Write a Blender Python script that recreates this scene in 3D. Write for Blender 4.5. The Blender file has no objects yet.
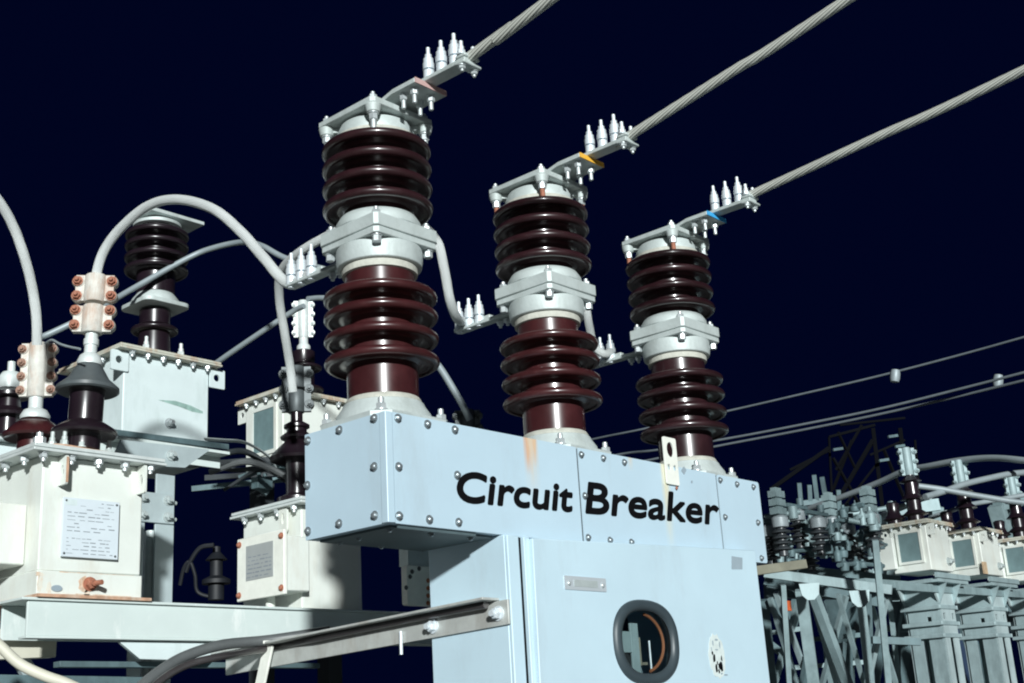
import bpy, bmesh, math, random
from math import sin, cos, pi, radians, sqrt, atan2
from mathutils import Vector, Matrix
random.seed(7)
S = bpy.context.scene
COL = S.collection

# ------------------------------------------------------------------ camera maths
CAM = Vector((-2.650, -2.865, 1.6)); YAW, PIT, ROL, FPX = .852, .2995, -.0598, 1271.87
FW = Vector((sin(YAW)*cos(PIT), cos(YAW)*cos(PIT), sin(PIT)))
_r = FW.cross(Vector((0, 0, 1))).normalized(); _u = _r.cross(FW)
RT = _r*cos(ROL)+_u*sin(ROL); UP = -_r*sin(ROL)+_u*cos(ROL)
def at(px, py, x=None, y=None, z=None, d=None):
    """real position of a photo point that lies on a known plane (x, y or z) or at a known distance d"""
    v = FW+RT*((px-512)/FPX)-UP*((py-341.5)/FPX)
    if d is not None: t = d
    elif x is not None: t = (x-CAM.x)/v.x
    elif y is not None: t = (y-CAM.y)/v.y
    else: t = (z-CAM.z)/v.z
    return CAM+v*t

# ------------------------------------------------------------------ materials
def mat(name, col, rough=.5, metal=0., coat=0., var=.12, vscale=6., bump=0., bscale=60., spec=.5, dirt=None, dscale=3., damt=.5, dlo=.5, dhi=.72, coatr=.08):
    m = bpy.data.materials.new(name); m.use_nodes = True
    nt = m.node_tree; N = nt.nodes; L = nt.links
    b = N['Principled BSDF']
    b.inputs['Roughness'].default_value = rough; b.inputs['Metallic'].default_value = metal
    b.inputs['Coat Weight'].default_value = coat; b.inputs['Coat Roughness'].default_value = coatr
    b.inputs['Specular IOR Level'].default_value = spec
    tc = N.new('ShaderNodeTexCoord')
    n = N.new('ShaderNodeTexNoise'); n.inputs['Scale'].default_value = vscale; n.inputs['Detail'].default_value = 6
    n.inputs['Roughness'].default_value = .65
    L.new(tc.outputs['Object'], n.inputs['Vector'])
    mr = N.new('ShaderNodeMapRange'); mr.inputs['From Min'].default_value = .3; mr.inputs['From Max'].default_value = .7
    mr.inputs['To Min'].default_value = 1-var; mr.inputs['To Max'].default_value = 1+var
    L.new(n.outputs['Fac'], mr.inputs['Value'])
    mx = N.new('ShaderNodeVectorMath'); mx.operation = 'SCALE'; mx.inputs[0].default_value = col[:3]
    L.new(mr.outputs['Result'], mx.inputs['Scale'])
    out = mx.outputs['Vector']
    if dirt:
        n2 = N.new('ShaderNodeTexNoise'); n2.inputs['Scale'].default_value = dscale; n2.inputs['Detail'].default_value = 9
        n2.inputs['Roughness'].default_value = .7
        mp = N.new('ShaderNodeMapping'); mp.inputs['Location'].default_value = (3.1, 1.7, .4)
        mp.inputs['Scale'].default_value = (1, 1, .28)
        L.new(tc.outputs['Object'], mp.inputs['Vector']); L.new(mp.outputs['Vector'], n2.inputs['Vector'])
        r2 = N.new('ShaderNodeMapRange'); r2.inputs['From Min'].default_value = dlo; r2.inputs['From Max'].default_value = dhi
        r2.inputs['To Max'].default_value = damt
        L.new(n2.outputs['Fac'], r2.inputs['Value'])
        m2 = N.new('ShaderNodeMix'); m2.data_type = 'RGBA'
        L.new(r2.outputs['Result'], m2.inputs['Factor']); L.new(out, m2.inputs['A']); m2.inputs['B'].default_value = (*dirt, 1)
        out = m2.outputs['Result']
    L.new(out, b.inputs['Base Color'])
    # roughness breakup
    if coat > .4:      # dust dulls the glaze in patches
        cw = N.new("ShaderNodeMapRange"); cw.inputs["From Min"].default_value = .35; cw.inputs["From Max"].default_value = .6; cw.inputs["To Min"].default_value = coat*.35; cw.inputs["To Max"].default_value = coat*1.2; L.new(n.outputs["Fac"], cw.inputs["Value"]); L.new(cw.outputs["Result"], b.inputs["Coat Weight"])
    rr = N.new('ShaderNodeMapRange'); rr.inputs['To Min'].default_value = max(0, rough-.08); rr.inputs['To Max'].default_value = min(1, rough+.1)
    L.new(n.outputs['Fac'], rr.inputs['Value']); L.new(rr.outputs['Result'], b.inputs['Roughness'])
    if bump:
        nb = N.new('ShaderNodeTexNoise'); nb.inputs['Scale'].default_value = bscale; nb.inputs['Detail'].default_value = 4
        L.new(tc.outputs['Object'], nb.inputs['Vector'])
        bp = N.new('ShaderNodeBump'); bp.inputs['Strength'].default_value = bump; bp.inputs['Distance'].default_value = .01
        L.new(nb.outputs['Fac'], bp.inputs['Height']); L.new(bp.outputs['Normal'], b.inputs['Normal'])
    return m

M = {}
M['box'] = mat('blue_grey_paint', (.50, .645, .74), .4, var=.05, vscale=2.2, bump=.06, bscale=9, dirt=(.38, .44, .47), dscale=5, damt=.42, dlo=.52, dhi=.75)
M['cab'] = mat('cabinet_paint', (.535, .69, .775), .38, var=.05, vscale=1.8, bump=.08, bscale=5, dirt=(.40, .47, .51), dscale=4, damt=.42, dlo=.52, dhi=.75)
M['cream'] = mat('cream_paint', (.75, .785, .735), .42, var=.05, vscale=4, bump=.05, bscale=12, dirt=(.54, .49, .40), dscale=6, damt=.6, dlo=.52, dhi=.78)
M['pale'] = mat('pale_blue_paint', (.66, .75, .755), .42, var=.05, vscale=4, bump=.04, bscale=12, dirt=(.34, .42, .40), dscale=6, damt=.4, dlo=.55, dhi=.75)
M['panel'] = mat('grey_panel', (.16, .24, .25), .35, var=.2, vscale=7)
M['cast'] = mat('cast_aluminium', (.54, .60, .59), .55, metal=.15, var=.1, vscale=9, bump=.12, bscale=70, dirt=(.30, .33, .30), dscale=9, damt=.5, dlo=.5, dhi=.72)
M['cement'] = mat('cement_ring', (.52, .52, .46), .8, var=.15, vscale=22, bump=.25, bscale=60)
M['bolt'] = mat('zinc_bolt', (.62, .67, .68), .35, metal=.45, var=.12, vscale=30)
M['stud'] = mat('zinc_stud', (.72, .78, .82), .42, metal=.25, var=.1, vscale=30)
M['rust'] = mat('rusty_bolt', (.36, .14, .085), .7, var=.3, vscale=40, bump=.3, bscale=90)
M['rustpl'] = mat('rusty_plate', (.50, .30, .2), .75, var=.3, vscale=20, dirt=(.6, .55, .46), dscale=10, damt=.8)
M['galv'] = mat('galvanised_steel', (.50, .56, .56), .5, metal=.25, var=.12, vscale=14, dirt=(.32, .34, .32), dscale=6, damt=.45, dlo=.5, dhi=.75)
M['beam'] = mat('painted_beam', (.62, .70, .68), .5, var=.05, vscale=4, bump=.04, bscale=20, dirt=(.8, .84, .82), dscale=9, damt=.7, dlo=.56, dhi=.66)
M['brace'] = mat('brace_steel', (.56, .58, .555), .45, metal=.3, var=.12, vscale=12, dirt=(.3, .25, .2), dscale=8, damt=.5)
M['dsteel'] = mat('weathered_steel_painted_dim', (.12, .185, .20), .6, metal=.2, var=.25, vscale=7, dirt=(.06, .09, .1), dscale=4, damt=.7, dlo=.45, dhi=.65)  # weathered steel with the dimness of weak light put into its colour
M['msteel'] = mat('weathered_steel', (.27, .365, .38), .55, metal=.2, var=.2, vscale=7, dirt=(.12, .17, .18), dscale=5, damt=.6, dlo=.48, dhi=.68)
M['lattice'] = mat('lattice_painted_dim', (.0028, .0034, .005), .9, spec=.1, var=.3, vscale=2)  # near-black base colour carries the night dimness of the far gantry
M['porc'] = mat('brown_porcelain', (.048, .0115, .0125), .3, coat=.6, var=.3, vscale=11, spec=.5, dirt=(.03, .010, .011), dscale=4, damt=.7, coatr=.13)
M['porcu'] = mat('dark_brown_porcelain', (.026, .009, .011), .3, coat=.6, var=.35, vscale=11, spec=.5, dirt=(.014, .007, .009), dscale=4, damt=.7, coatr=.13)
M['porcd'] = mat('dark_porcelain', (.014, .008, .012), .3, coat=.5, coatr=.2, var=.2, vscale=6, spec=.5)
M['porcg'] = mat('grey_glazed_cap', (.085, .10, .105), .4, coat=.1, var=.15, vscale=10)
M['alu'] = mat('white_metal_fitting', (.66, .71, .70), .45, metal=.15, var=.1, vscale=16, bump=.06, bscale=60)
M['clampd'] = mat('dark_clamp', (.10, .115, .12), .5, metal=.3, var=.2, vscale=20)
M['rubber'] = mat('rubber_gasket', (.045, .062, .072), .42, var=.1, vscale=9)
M['black'] = mat('black_paint', (.004, .004, .005), .6, var=.1, spec=.15)
M['pbolt'] = mat('panel_bolt', (.30, .34, .36), .32, metal=.6, var=.15, vscale=60)
M['gap'] = mat('dark_gap', (.02, .024, .026), .8)
M['plate'] = mat('aluminium_nameplate', (.62, .68, .72), .35, metal=.3, var=.05, vscale=8)
M['paper'] = mat('rating_plate', (.66, .73, .78), .4, var=.04, vscale=10)
M['ink'] = mat('plate_print', (.24, .27, .30), .6)
M['sticker'] = mat('torn_sticker', (.82, .83, .76), .7, var=.06, vscale=20)
M['label'] = mat('worn_sticker', (.64, .715, .70), .7, var=.12, vscale=40)
M['greytape'] = mat('grey_patch', (.30, .37, .42), .6)
M['hose'] = mat('cream_hose', (.62, .60, .50), .5, var=.08)
M['hoseg'] = mat('dark_hose', (.045, .040, .041), .33, var=.15, coat=.3, coatr=.3)
M['yellow'] = mat('yellow_phase_paint', (.85, .46, .05), .5)
M['blue'] = mat('blue_phase_paint', (.05, .38, .75), .5)
M['pink'] = mat('faded_red_phase_paint', (.55, .36, .34), .5)
M['orange'] = mat('orange_paint', (.65, .13, .04), .5)
M['copper'] = mat('copper_bar', (.5, .2, .1), .4, metal=.4)
M['board'] = mat('weathered_board', (.20, .195, .15), .8, var=.2, vscale=9)
M['ground'] = mat('gravel_ground', (.15, .155, .15), .9, var=.45, vscale=45, bump=.7, bscale=70)
M['wired'] = mat('dim_wire', (.17, .20, .22), .5, metal=.2)
M['bgcab'] = mat('grey_far_cable', (.30, .35, .37), .5, metal=.2, var=.1)
M['rustpl2'] = mat('stained_clamp', (.62, .61, .56), .6, var=.15, vscale=25, bump=.15, bscale=60, dirt=(.45, .27, .18), dscale=16, damt=.75, dlo=.47, dhi=.68)
M['rustd'] = mat('dull_rusty_bolt', (.33, .19, .14), .7, var=.3, vscale=40)
M['plate2'] = mat('grey_nameplate', (.36, .38, .38), .5, var=.08)
M['rustlid'] = mat('rust_flecked_lid', (.55, .55, .47), .6, var=.1, vscale=12, dirt=(.40, .22, .12), dscale=11, damt=.8, dlo=.48, dhi=.66)
M['galv2'] = mat('pale_galvanised', (.46, .54, .555), .5, metal=.2, var=.08, vscale=9, dirt=(.34, .40, .42), dscale=7, damt=.4)
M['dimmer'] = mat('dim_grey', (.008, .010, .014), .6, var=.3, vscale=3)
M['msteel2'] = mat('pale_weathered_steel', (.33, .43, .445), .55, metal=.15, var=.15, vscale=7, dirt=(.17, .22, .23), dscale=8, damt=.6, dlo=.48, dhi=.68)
M['greycap'] = mat('grey_cap', (.30, .345, .365), .45, metal=.1, var=.15, vscale=9)

def cable_mat(name, col, strands, twist, groove=.35):
    m = mat(name, col, .5, metal=.05, var=.08, vscale=8)
    nt = m.node_tree; N = nt.nodes; L = nt.links; b = N['Principled BSDF']
    uv = N.new('ShaderNodeUVMap'); sp = N.new('ShaderNodeSeparateXYZ'); L.new(uv.outputs['UV'], sp.inputs['Vector'])
    a = N.new('ShaderNodeMath'); a.operation = 'MULTIPLY'; a.inputs[1].default_value = strands; L.new(sp.outputs['X'], a.inputs[0])
    c = N.new('ShaderNodeMath'); c.operation = 'MULTIPLY_ADD'; c.inputs[1].default_value = twist; L.new(sp.outputs['Y'], c.inputs[0]); L.new(a.outputs[0], c.inputs[2])
    d = N.new('ShaderNodeMath'); d.operation = 'PINGPONG'; d.inputs[1].default_value = .5; L.new(c.outputs[0], d.inputs[0])
    e = N.new('ShaderNodeMath'); e.operation = 'POWER'; e.inputs[1].default_value = .5; L.new(d.outputs[0], e.inputs[0])
    bp = N.new('ShaderNodeBump'); bp.inputs['Strength'].default_value = .9; bp.inputs['Distance'].default_value = .006
    L.new(e.outputs[0], bp.inputs['Height']); L.new(bp.outputs['Normal'], b.inputs['Normal'])
    src = b.inputs['Base Color'].links[0].from_socket      # base colour darkens in the grooves between the strands
    g = N.new('ShaderNodeMapRange'); g.inputs['From Max'].default_value = .55; g.inputs['To Min'].default_value = groove; L.new(e.outputs[0], g.inputs['Value'])
    sc = N.new('ShaderNodeVectorMath'); sc.operation = 'SCALE'; L.new(src, sc.inputs[0]); L.new(g.outputs['Result'], sc.inputs['Scale']); L.new(sc.outputs['Vector'], b.inputs['Base Color'])
    return m
M['wire'] = cable_mat('stranded_conductor', (.62, .63, .57), 10, 16, .25)
M['jump'] = cable_mat('stranded_jumper', (.84, .88, .87), 22, 12, .75)

M['alu2'] = M['bgcab']; M['hoseg2'] = mat('grey_hose', (.10, .108, .11), .4, var=.15); M['porcf'] = mat('far_grey_porcelain', (.05, .058, .065), .35, coat=.2, coatr=.25, var=.3, vscale=9); M['msteel_lit'] = mat('weathered_steel_painted_lit', (.45, .55, .56), .5, metal=.15, var=.12, vscale=7, dirt=(.24, .30, .31), dscale=8, damt=.6, dlo=.48, dhi=.7); M['under'] = mat('underside_painted_shade', (.085, .12, .13), .5, var=.2, vscale=5); M['lattice2'] = mat('dark_rail', (.03, .037, .042), .7); M['kiosk'] = mat('dim_blue', (.03, .055, .11), .6)
def stain_mat():
    """housing paint with two narrow rust runs and a pale one, at fixed places on the panel"""
    m = mat('stained_panel_paint', (.50, .645, .74), .4, var=.05, vscale=2.2, bump=.06, bscale=9, dirt=(.38, .44, .47), dscale=5, damt=.42, dlo=.52, dhi=.75)
    nt = m.node_tree; N = nt.nodes; L = nt.links; b = N['Principled BSDF']
    src = b.inputs['Base Color'].links[0].from_socket
    tc = N.new('ShaderNodeTexCoord'); sp = N.new('ShaderNodeSeparateXYZ'); L.new(tc.outputs['Object'], sp.inputs[0])
    def math(op, a, bb=None, c=None):
        n = N.new('ShaderNodeMath'); n.operation = op
        for i, v in enumerate((a, bb, c)):
            if v is None: continue
            if isinstance(v, (int, float)): n.inputs[i].default_value = v
            else: L.new(v, n.inputs[i])
        return n.outputs[0]
    nz = N.new('ShaderNodeTexNoise'); nz.inputs['Scale'].default_value = 1.; nz.inputs['Detail'].default_value = 6
    mp = N.new('ShaderNodeMapping'); mp.inputs['Scale'].default_value = (120, 1, 7)
    L.new(tc.outputs['Object'], mp.inputs[0]); L.new(mp.outputs[0], nz.inputs['Vector'])
    for x0, w, ztop, zlen, col, amt in STAINS:
        dx = math('ABSOLUTE', math('SUBTRACT', sp.outputs['X'], x0))
        gx = math('SUBTRACT', 1., math('DIVIDE', dx, w))
        gz = math('DIVIDE', math('SUBTRACT', sp.outputs['Z'], ztop-zlen), zlen)
        g = math('MULTIPLY', math('MAXIMUM', gx, 0.), math('MAXIMUM', gz, 0.))
        g = math('MULTIPLY', g, math('MULTIPLY', nz.outputs['Fac'], 2.4*amt))
        g = math('MINIMUM', g, .85)
        mx = N.new('ShaderNodeMix'); mx.data_type = 'RGBA'; L.new(g, mx.inputs['Factor']); L.new(src, mx.inputs['A']); mx.inputs['B'].default_value = (*col, 1)
        src = mx.outputs['Result']
    L.new(src, b.inputs['Base Color'])
    return m

# ------------------------------------------------------------------ mesh helpers
def bx(bm, x0, x1, y0, y1, z0, z1):
    vs = [bm.verts.new((x, y, z)) for z in (z0, z1) for x, y in ((x0, y0), (x1, y0), (x1, y1), (x0, y1))]
    for f in ((3, 2, 1, 0), (4, 5, 6, 7), (0, 1, 5, 4), (1, 2, 6, 5), (2, 3, 7, 6), (3, 0, 4, 7)):
        bm.faces.new([vs[i] for i in f])
def frame_of(d):
    d = Vector(d).normalized(); a = Vector((0, 0, 1)) if abs(d.z) < .95 else Vector((1, 0, 0))
    u = d.cross(a).normalized(); return d, u, u.cross(d).normalized()
def lathe(bm, prof, o=(0, 0, 0), axis=(0, 0, 1), n=32, sx=1.):
    """prof: list of (radius, height) from bottom to top"""
    d, u, v = frame_of(axis); o = Vector(o); rings = []
    for r, h in prof:
        if r < 1e-5: rings.append([bm.verts.new(o+d*h)])
        else: rings.append([bm.verts.new(o+d*h+(u*cos(2*pi*i/n)*sx+v*sin(2*pi*i/n))*r) for i in range(n)])
    for a, b in zip(rings, rings[1:]):
        if len(a) == 1 and len(b) == 1: continue
        for i in range(n):
            j = (i+1) % n
            if len(a) == 1: f = (a[0], b[i], b[j])
            elif len(b) == 1: f = (a[i], b[0], a[j])
            else: f = (a[i], b[i], b[j], a[j])
            bm.faces.new(f)
    for ring, rev in ((rings[0], False), (rings[-1], True)):
        if len(ring) > 2: bm.faces.new(ring if not rev else ring[::-1])
def cyl(bm, a, b, r, n=16, r2=None):
    a = Vector(a); b = Vector(b); h = (b-a).length
    lathe(bm, [(r, 0), (r if r2 is None else r2, h)], a, b-a, n)
def bar(bm, a, b, w, h, up=(0, 0, 1)):
    a = Vector(a); b = Vector(b); d = (b-a).normalized(); u = d.cross(Vector(up))
    if u.length < 1e-4: u = d.cross(Vector((1, 0, 0)))
    u.normalize(); v = u.cross(d)
    q = [a+u*sx*w/2+v*sy*h/2 for sx, sy in ((-1, -1), (1, -1), (1, 1), (-1, 1))]
    p = [x+(b-a) for x in q]
    A = [bm.verts.new(x) for x in q]; B = [bm.verts.new(x) for x in p]
    bm.faces.new(A[::-1]); bm.faces.new(B)
    for i in range(4): bm.faces.new((A[i], A[(i+1) % 4], B[(i+1) % 4], B[i]))
def spline(pts, k=10):
    P = [Vector(p) for p in pts]; P = [P[0]*2-P[1]]+P+[P[-1]*2-P[-2]]; out = []
    for i in range(1, len(P)-2):
        a, b, c, d = P[i-1:i+3]
        for s in range(k):
            t = s/k
            out.append(.5*((2*b)+(c-a)*t+(2*a-5*b+4*c-d)*t*t+(3*b-a-3*c+d)*t**3))
    out.append(P[-2]); return out
def tube(bm, pts, r, n=16, k=10, flat=1.):
    P = spline(pts, k) if k else [Vector(p) for p in pts]
    uvl = bm.loops.layers.uv.verify(); u = None; rings = []; L = [0.]
    for i, p in enumerate(P):
        d = (P[min(i+1, len(P)-1)]-P[max(i-1, 0)]).normalized()
        if u is None: u = frame_of(d)[1]
        u = (u-d*u.dot(d)).normalized(); v = d.cross(u)
        rings.append([bm.verts.new(p+(u*cos(2*pi*j/n)+v*sin(2*pi*j/n)*flat)*r) for j in range(n)])
        if i: L.append(L[-1]+(p-P[i-1]).length)
    for i in range(len(P)-1):
        for j in range(n):
            q = (j+1) % n
            f = bm.faces.new((rings[i][j], rings[i][q], rings[i+1][q], rings[i+1][j]))
            for lp, uv in zip(f.loops, ((j/n, L[i]), ((j+1)/n, L[i]), ((j+1)/n, L[i+1]), (j/n, L[i+1]))): lp[uvl].uv = uv
    bm.faces.new(rings[0][::-1]); bm.faces.new(rings[-1])
def ell(cx, cy, rx, ry, n=20, p=2.):
    o = []
    for i in range(n):
        a = 2*pi*i/n; c, s = cos(a), sin(a)
        o.append((cx+rx*math.copysign(abs(c)**(2/p), c), cy+ry*math.copysign(abs(s)**(2/p), s)))
    return o
def sheet(bm, outer, holes, t, o, ux, uy):
    """flat plate with holes: outline in 2D on axes ux, uy at o, thickness t along ux x uy"""
    o = Vector(o); ux = Vector(ux); uy = Vector(uy); w = ux.cross(uy).normalized()
    b2 = bmesh.new(); es = []
    for lp in [outer]+holes:
        vs = [b2.verts.new((x, y, 0)) for x, y in lp]
        for i in range(len(vs)): es.append(b2.edges.new((vs[i], vs[(i+1) % len(vs)])))
    bmesh.ops.triangle_fill(b2, use_beauty=True, use_dissolve=False, edges=es)
    b2.normal_update()
    fs = [[(v.co.x, v.co.y) for v in f.verts] for f in b2.faces]
    b2.free(); cache = {}
    def V(x, y, k):
        q = (round(x, 5), round(y, 5), k)
        if q not in cache: cache[q] = bm.verts.new(o+ux*x+uy*y+w*(t*k))
        return cache[q]
    for f in fs:
        a = sum(f[i][0]*f[(i+1) % len(f)][1]-f[(i+1) % len(f)][0]*f[i][1] for i in range(len(f)))
        if a < 0: f = f[::-1]
        bm.faces.new([V(x, y, 1) for x, y in f]); bm.faces.new([V(x, y, 0) for x, y in f[::-1]])
    for lp in [outer]+holes:
        for i in range(len(lp)):
            a, b = lp[i], lp[(i+1) % len(lp)]
            bm.faces.new((V(*a, 0), V(*b, 0), V(*b, 1), V(*a, 1)))
def rrect(x0, x1, y0, y1, r=.01, n=4):
    o = []
    for cx, cy, a0 in ((x1-r, y1-r, 0), (x0+r, y1-r, 90), (x0+r, y0+r, 180), (x1-r, y0+r, 270)):
        for i in range(n+1):
            a = radians(a0+90*i/n); o.append((cx+r*cos(a), cy+r*sin(a)))
    return o
def prism(bm, pts, o, ux, uy, t): sheet(bm, pts, [], t, o, ux, uy)

def mesh_of(bm, name):
    bmesh.ops.recalc_face_normals(bm, faces=bm.faces)
    me = bpy.data.meshes.new(name); bm.to_mesh(me); bm.free()
    for p in me.polygons: p.use_smooth = True
    me.set_sharp_from_angle(angle=radians(38))
    return me
def link(name, me, m=None, parent=None, loc=(0, 0, 0), bevel=0.):
    if m and not me.materials: me.materials.append(M[m] if isinstance(m, str) else m)
    o = bpy.data.objects.new(name, me); COL.objects.link(o)
    if parent: o.parent = parent
    o.location = loc
    if bevel:
        b = o.modifiers.new('bevel', 'BEVEL'); b.width = bevel; b.segments = 2; b.limit_method = 'ANGLE'; b.angle_limit = radians(50)
        b.harden_normals = False
    return o
def obj(name, bm, m, parent=None, loc=(0, 0, 0), bevel=0.): return link(name, mesh_of(bm, name), m, parent, loc, bevel)
def tag(o, label=None, cat=None, group=None, kind=None):
    if label: o['label'] = label
    if cat: o['category'] = cat
    if group: o['group'] = group
    if kind: o['kind'] = kind
    return o
def thing(name, label, cat, loc=(0, 0, 0), group=None):
    o = bpy.data.objects.new(name, None); COL.objects.link(o); o.location = loc; o.empty_display_size = .2
    return tag(o, label, cat, group)
def kids(o): return [c for c in bpy.data.objects if c.parent == o]
def dup(o, parent=None, loc=None):
    ch = kids(o); c = o.copy(); COL.objects.link(c); c.parent = parent
    if loc is not None: c.location = loc
    for k in ch: dup(k, c)
    return c

# bolts: head points along +Z of the mesh
def hexprof(bm, r, h0, h1): lathe(bm, [(r, h0), (r, h1-.15*r), (r*.86, h1)], n=6)
def mk_bolt(kind):
    bm = bmesh.new()
    if kind == 'panel':       # domed nut on washer
        lathe(bm, [(.0150, 0), (.0150, .003)], n=14); lathe(bm, [(.0105, .003), (.0105, .009), (.007, .013), (0, .0145)], n=8)
    elif kind == 'hex':
        lathe(bm, [(.019, 0), (.019, .004)], n=16); hexprof(bm, .0155, .004, .018); lathe(bm, [(.008, .018), (.008, .028), (.006, .03)], n=10)
    elif kind == 'flange':    # nut above, seen as squat cylinder
        lathe(bm, [(.022, 0), (.022, .004)], n=16); hexprof(bm, .018, .004, .024); lathe(bm, [(.010, .024), (.010, .042), (.007, .045)], n=10)
    elif kind == 'nutup':
        lathe(bm, [(.0185, 0), (.0185, .004)], n=16); hexprof(bm, .016, .004, .022); lathe(bm, [(.012, .022), (.012, .036), (.0085, .038), (.0085, .06), (.006, .062)], n=12)
    elif kind == 'tail':      # nut with long threaded end
        lathe(bm, [(.021, 0), (.021, .004)], n=16); hexprof(bm, .0175, .004, .03)
    elif kind == 'thread':
        lathe(bm, [(.0095, 0), (.0095, .036), (.007, .038)], n=10)
    elif kind == 'stud':      # tall terminal stud: sleeves, dark split and threaded tip
        lathe(bm, [(.0135, -.05), (.0135, -.04), (.0195, -.04), (.0195, -.007)], n=16)
        lathe(bm, [(.012, -.007), (.012, -.001)], n=16)
        lathe(bm, [(.0205, -.001), (.0205, .022), (.018, .025), (.018, .040), (.0125, .044), (.0125, .056), (.007, .058), (.007, .084), (.005, .086)], n=16)
    elif kind == 'rivet':
        lathe(bm, [(.007, 0), (.006, .003), (.003, .005), (0, .0055)], n=10)
    elif kind == 'big':
        lathe(bm, [(.026, 0), (.026, .005)], n=16); hexprof(bm, .020, .005, .026); lathe(bm, [(.011, .026), (.011, .04)], n=10)
    return mesh_of(bm, 'bolt_'+kind)
BOLT = {}
def bolt(kind, m, parent, loc, d=(0, 0, 1), name='bolt', s=1., spin=None):
    key = (kind, m)
    if key not in BOLT: BOLT[key] = mk_bolt(kind); BOLT[key].materials.append(M[m])
    o = bpy.data.objects.new(name, BOLT[key]); COL.objects.link(o); o.parent = parent
    q = Vector((0, 0, 1)).rotation_difference(Vector(d))
    o.rotation_mode = 'QUATERNION'
    from mathutils import Quaternion
    o.rotation_quaternion = q @ Quaternion((0, 0, 1), random.uniform(0, 1) if spin is None else spin)
    o.location = loc; o.scale = (s, s, s)
    return o

# ------------------------------------------------------------------ setting: ground, sky, light
bm = bmesh.new()
v = [bm.verts.new(p) for p in ((-400, -400, 0), (400, -400, 0), (400, 400, 0), (-400, 400, 0))]; bm.faces.new(v)
tag(obj('ground', bm, 'ground'), 'dark gravel ground of the switchyard', kind='structure')

w = bpy.data.worlds.new('World'); S.world = w; w.use_nodes = True
bg = w.node_tree.nodes['Background']; bg.inputs['Color'].default_value = (.026, .10, .93, 1); bg.inputs['Strength'].default_value = .0145

E_, A_ = radians(14), radians(51)
toL = Vector((-cos(A_)*cos(E_), -sin(A_)*cos(E_), sin(E_)))
sd = bpy.data.lights.new('sun', 'SUN'); sd.energy = 4.85; sd.angle = radians(2.5); sd.color = (.95, 1., .995)
so = bpy.data.objects.new('sun', sd); COL.objects.link(so)
so.rotation_mode = 'QUATERNION'; so.rotation_quaternion = Vector((0, 0, 1)).rotation_difference(toL)

cd = bpy.data.cameras.new('camera'); cam = bpy.data.objects.new('camera', cd); COL.objects.link(cam)
cd.sensor_width = 36; cd.lens = FPX*36/1024; cd.clip_start = .05; cd.clip_end = 2000
mw = Matrix((RT, UP, -FW)).transposed().to_4x4(); mw.translation = CAM; cam.matrix_world = mw
S.camera = cam
S.render.engine = 'CYCLES'; S.cycles.pixel_filter_type = 'BLACKMAN_HARRIS'; S.cycles.filter_width = 2.0
S.view_settings.view_transform = 'Standard'; S.view_settings.look = 'None'; S.view_settings.exposure = 0; S.view_settings.gamma = 1

# ================================================================== THE BREAKER
Z0 = 2.243; W, D, H = 2.21, .397, .35; TOP = Z0+H
cb = thing('circuit_breaker', 'pale blue outdoor circuit breaker with lettered housing and three brown ribbed poles', 'circuit breaker', (0, 0, Z0))
# local frame: housing lower front left corner at origin (z = 0 is the housing's bottom)
bm = bmesh.new(); bx(bm, .006, W-.006, .006, D, .0, H)
housing = obj('housing', bm, 'box', cb, bevel=.004)
STAINS = [(.675, .026, H+.04, .17, (.70, .26, .06), 1.7), (.708, .022, H+.03, .13, (.72, .34, .10), 1.4), (.692, .045, H+.02, .24, (.70, .60, .46), .8), (1.50, .035, .17, .17, (.75, .70, .50), .55), (1.275, .02, H+.01, .06, (.75, .6, .4), .6)]
M['stain'] = stain_mat()
def lx(px, py, y=0.): return at(px, py, y=y).x
s1, s2 = lx(580.3, 495), lx(720, 512)
for x0, x1 in ((.030, s1-.0055), (s1+.0055, s2-.0055), (s2+.0055, W)):
    bm = bmesh.new(); r = .012
    sheet(bm, rrect(x0, x1, 0, H+.004, r if x1 == W else .003), [], .006, (0, .006, 0), (1, 0, 0), (0, 0, 1))
    obj('front_panel', bm, 'stain', housing)
bm = bmesh.new(); sheet(bm, rrect(.030, D, 0, H+.003, .003), [], .006, (0, 0, 0), (0, 1, 0), (0, 0, 1))
obj('end_panel', bm, 'box', housing)
bm = bmesh.new(); sheet(bm, [(.0065, .0065), (-.002, .028), (-.002, .0), (.0, -.002), (.028, -.002)][::-1], [], H+.002, (0, 0, .001), (1, 0, 0), (0, 1, 0))
obj('corner_strip', bm, 'box', housing, bevel=.002)
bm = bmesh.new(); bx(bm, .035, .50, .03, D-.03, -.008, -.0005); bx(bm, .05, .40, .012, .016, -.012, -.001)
obj('bottom_plate', bm, 'under', housing)  # dark plate colour stands in for the shade under the housing
Z4 = lambda a, b: (280+a*.2737, 380+b*.2737)
Z6 = lambda a, b: (540+a*.2737, 420+b*.2737)
for p in [(430, 140), (538, 162), (638, 182), (433, 317), (647, 348), (435, 497), (545, 510), (652, 520)]:
    q = at(*Z4(*p), y=-.001); bolt('panel', 'pbolt', housing, (q.x, -.0005, q.z-Z0), (0, -1, 0))
for p in [(150, 127), (230, 140), (307, 155), (163, 277), (175, 430), (255, 440), (333, 447), (657, 220), (718, 235), (778, 245), (675, 355), (795, 375), (808, 505)]:
    q = at(*Z6(*p), y=-.001); bolt('panel', 'pbolt', housing, (q.x, -.0005, q.z-Z0), (0, -1, 0), s=.92)
for p in [(345, 140), (218, 183), (103, 222), (345, 317), (101, 385), (347, 495), (217, 525), (103, 553)]:
    q = at(*Z4(*p), x=-.001); bolt('panel', 'pbolt', housing, (-.0005, q.y, q.z-Z0), (-1, 0, 0))
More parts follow.
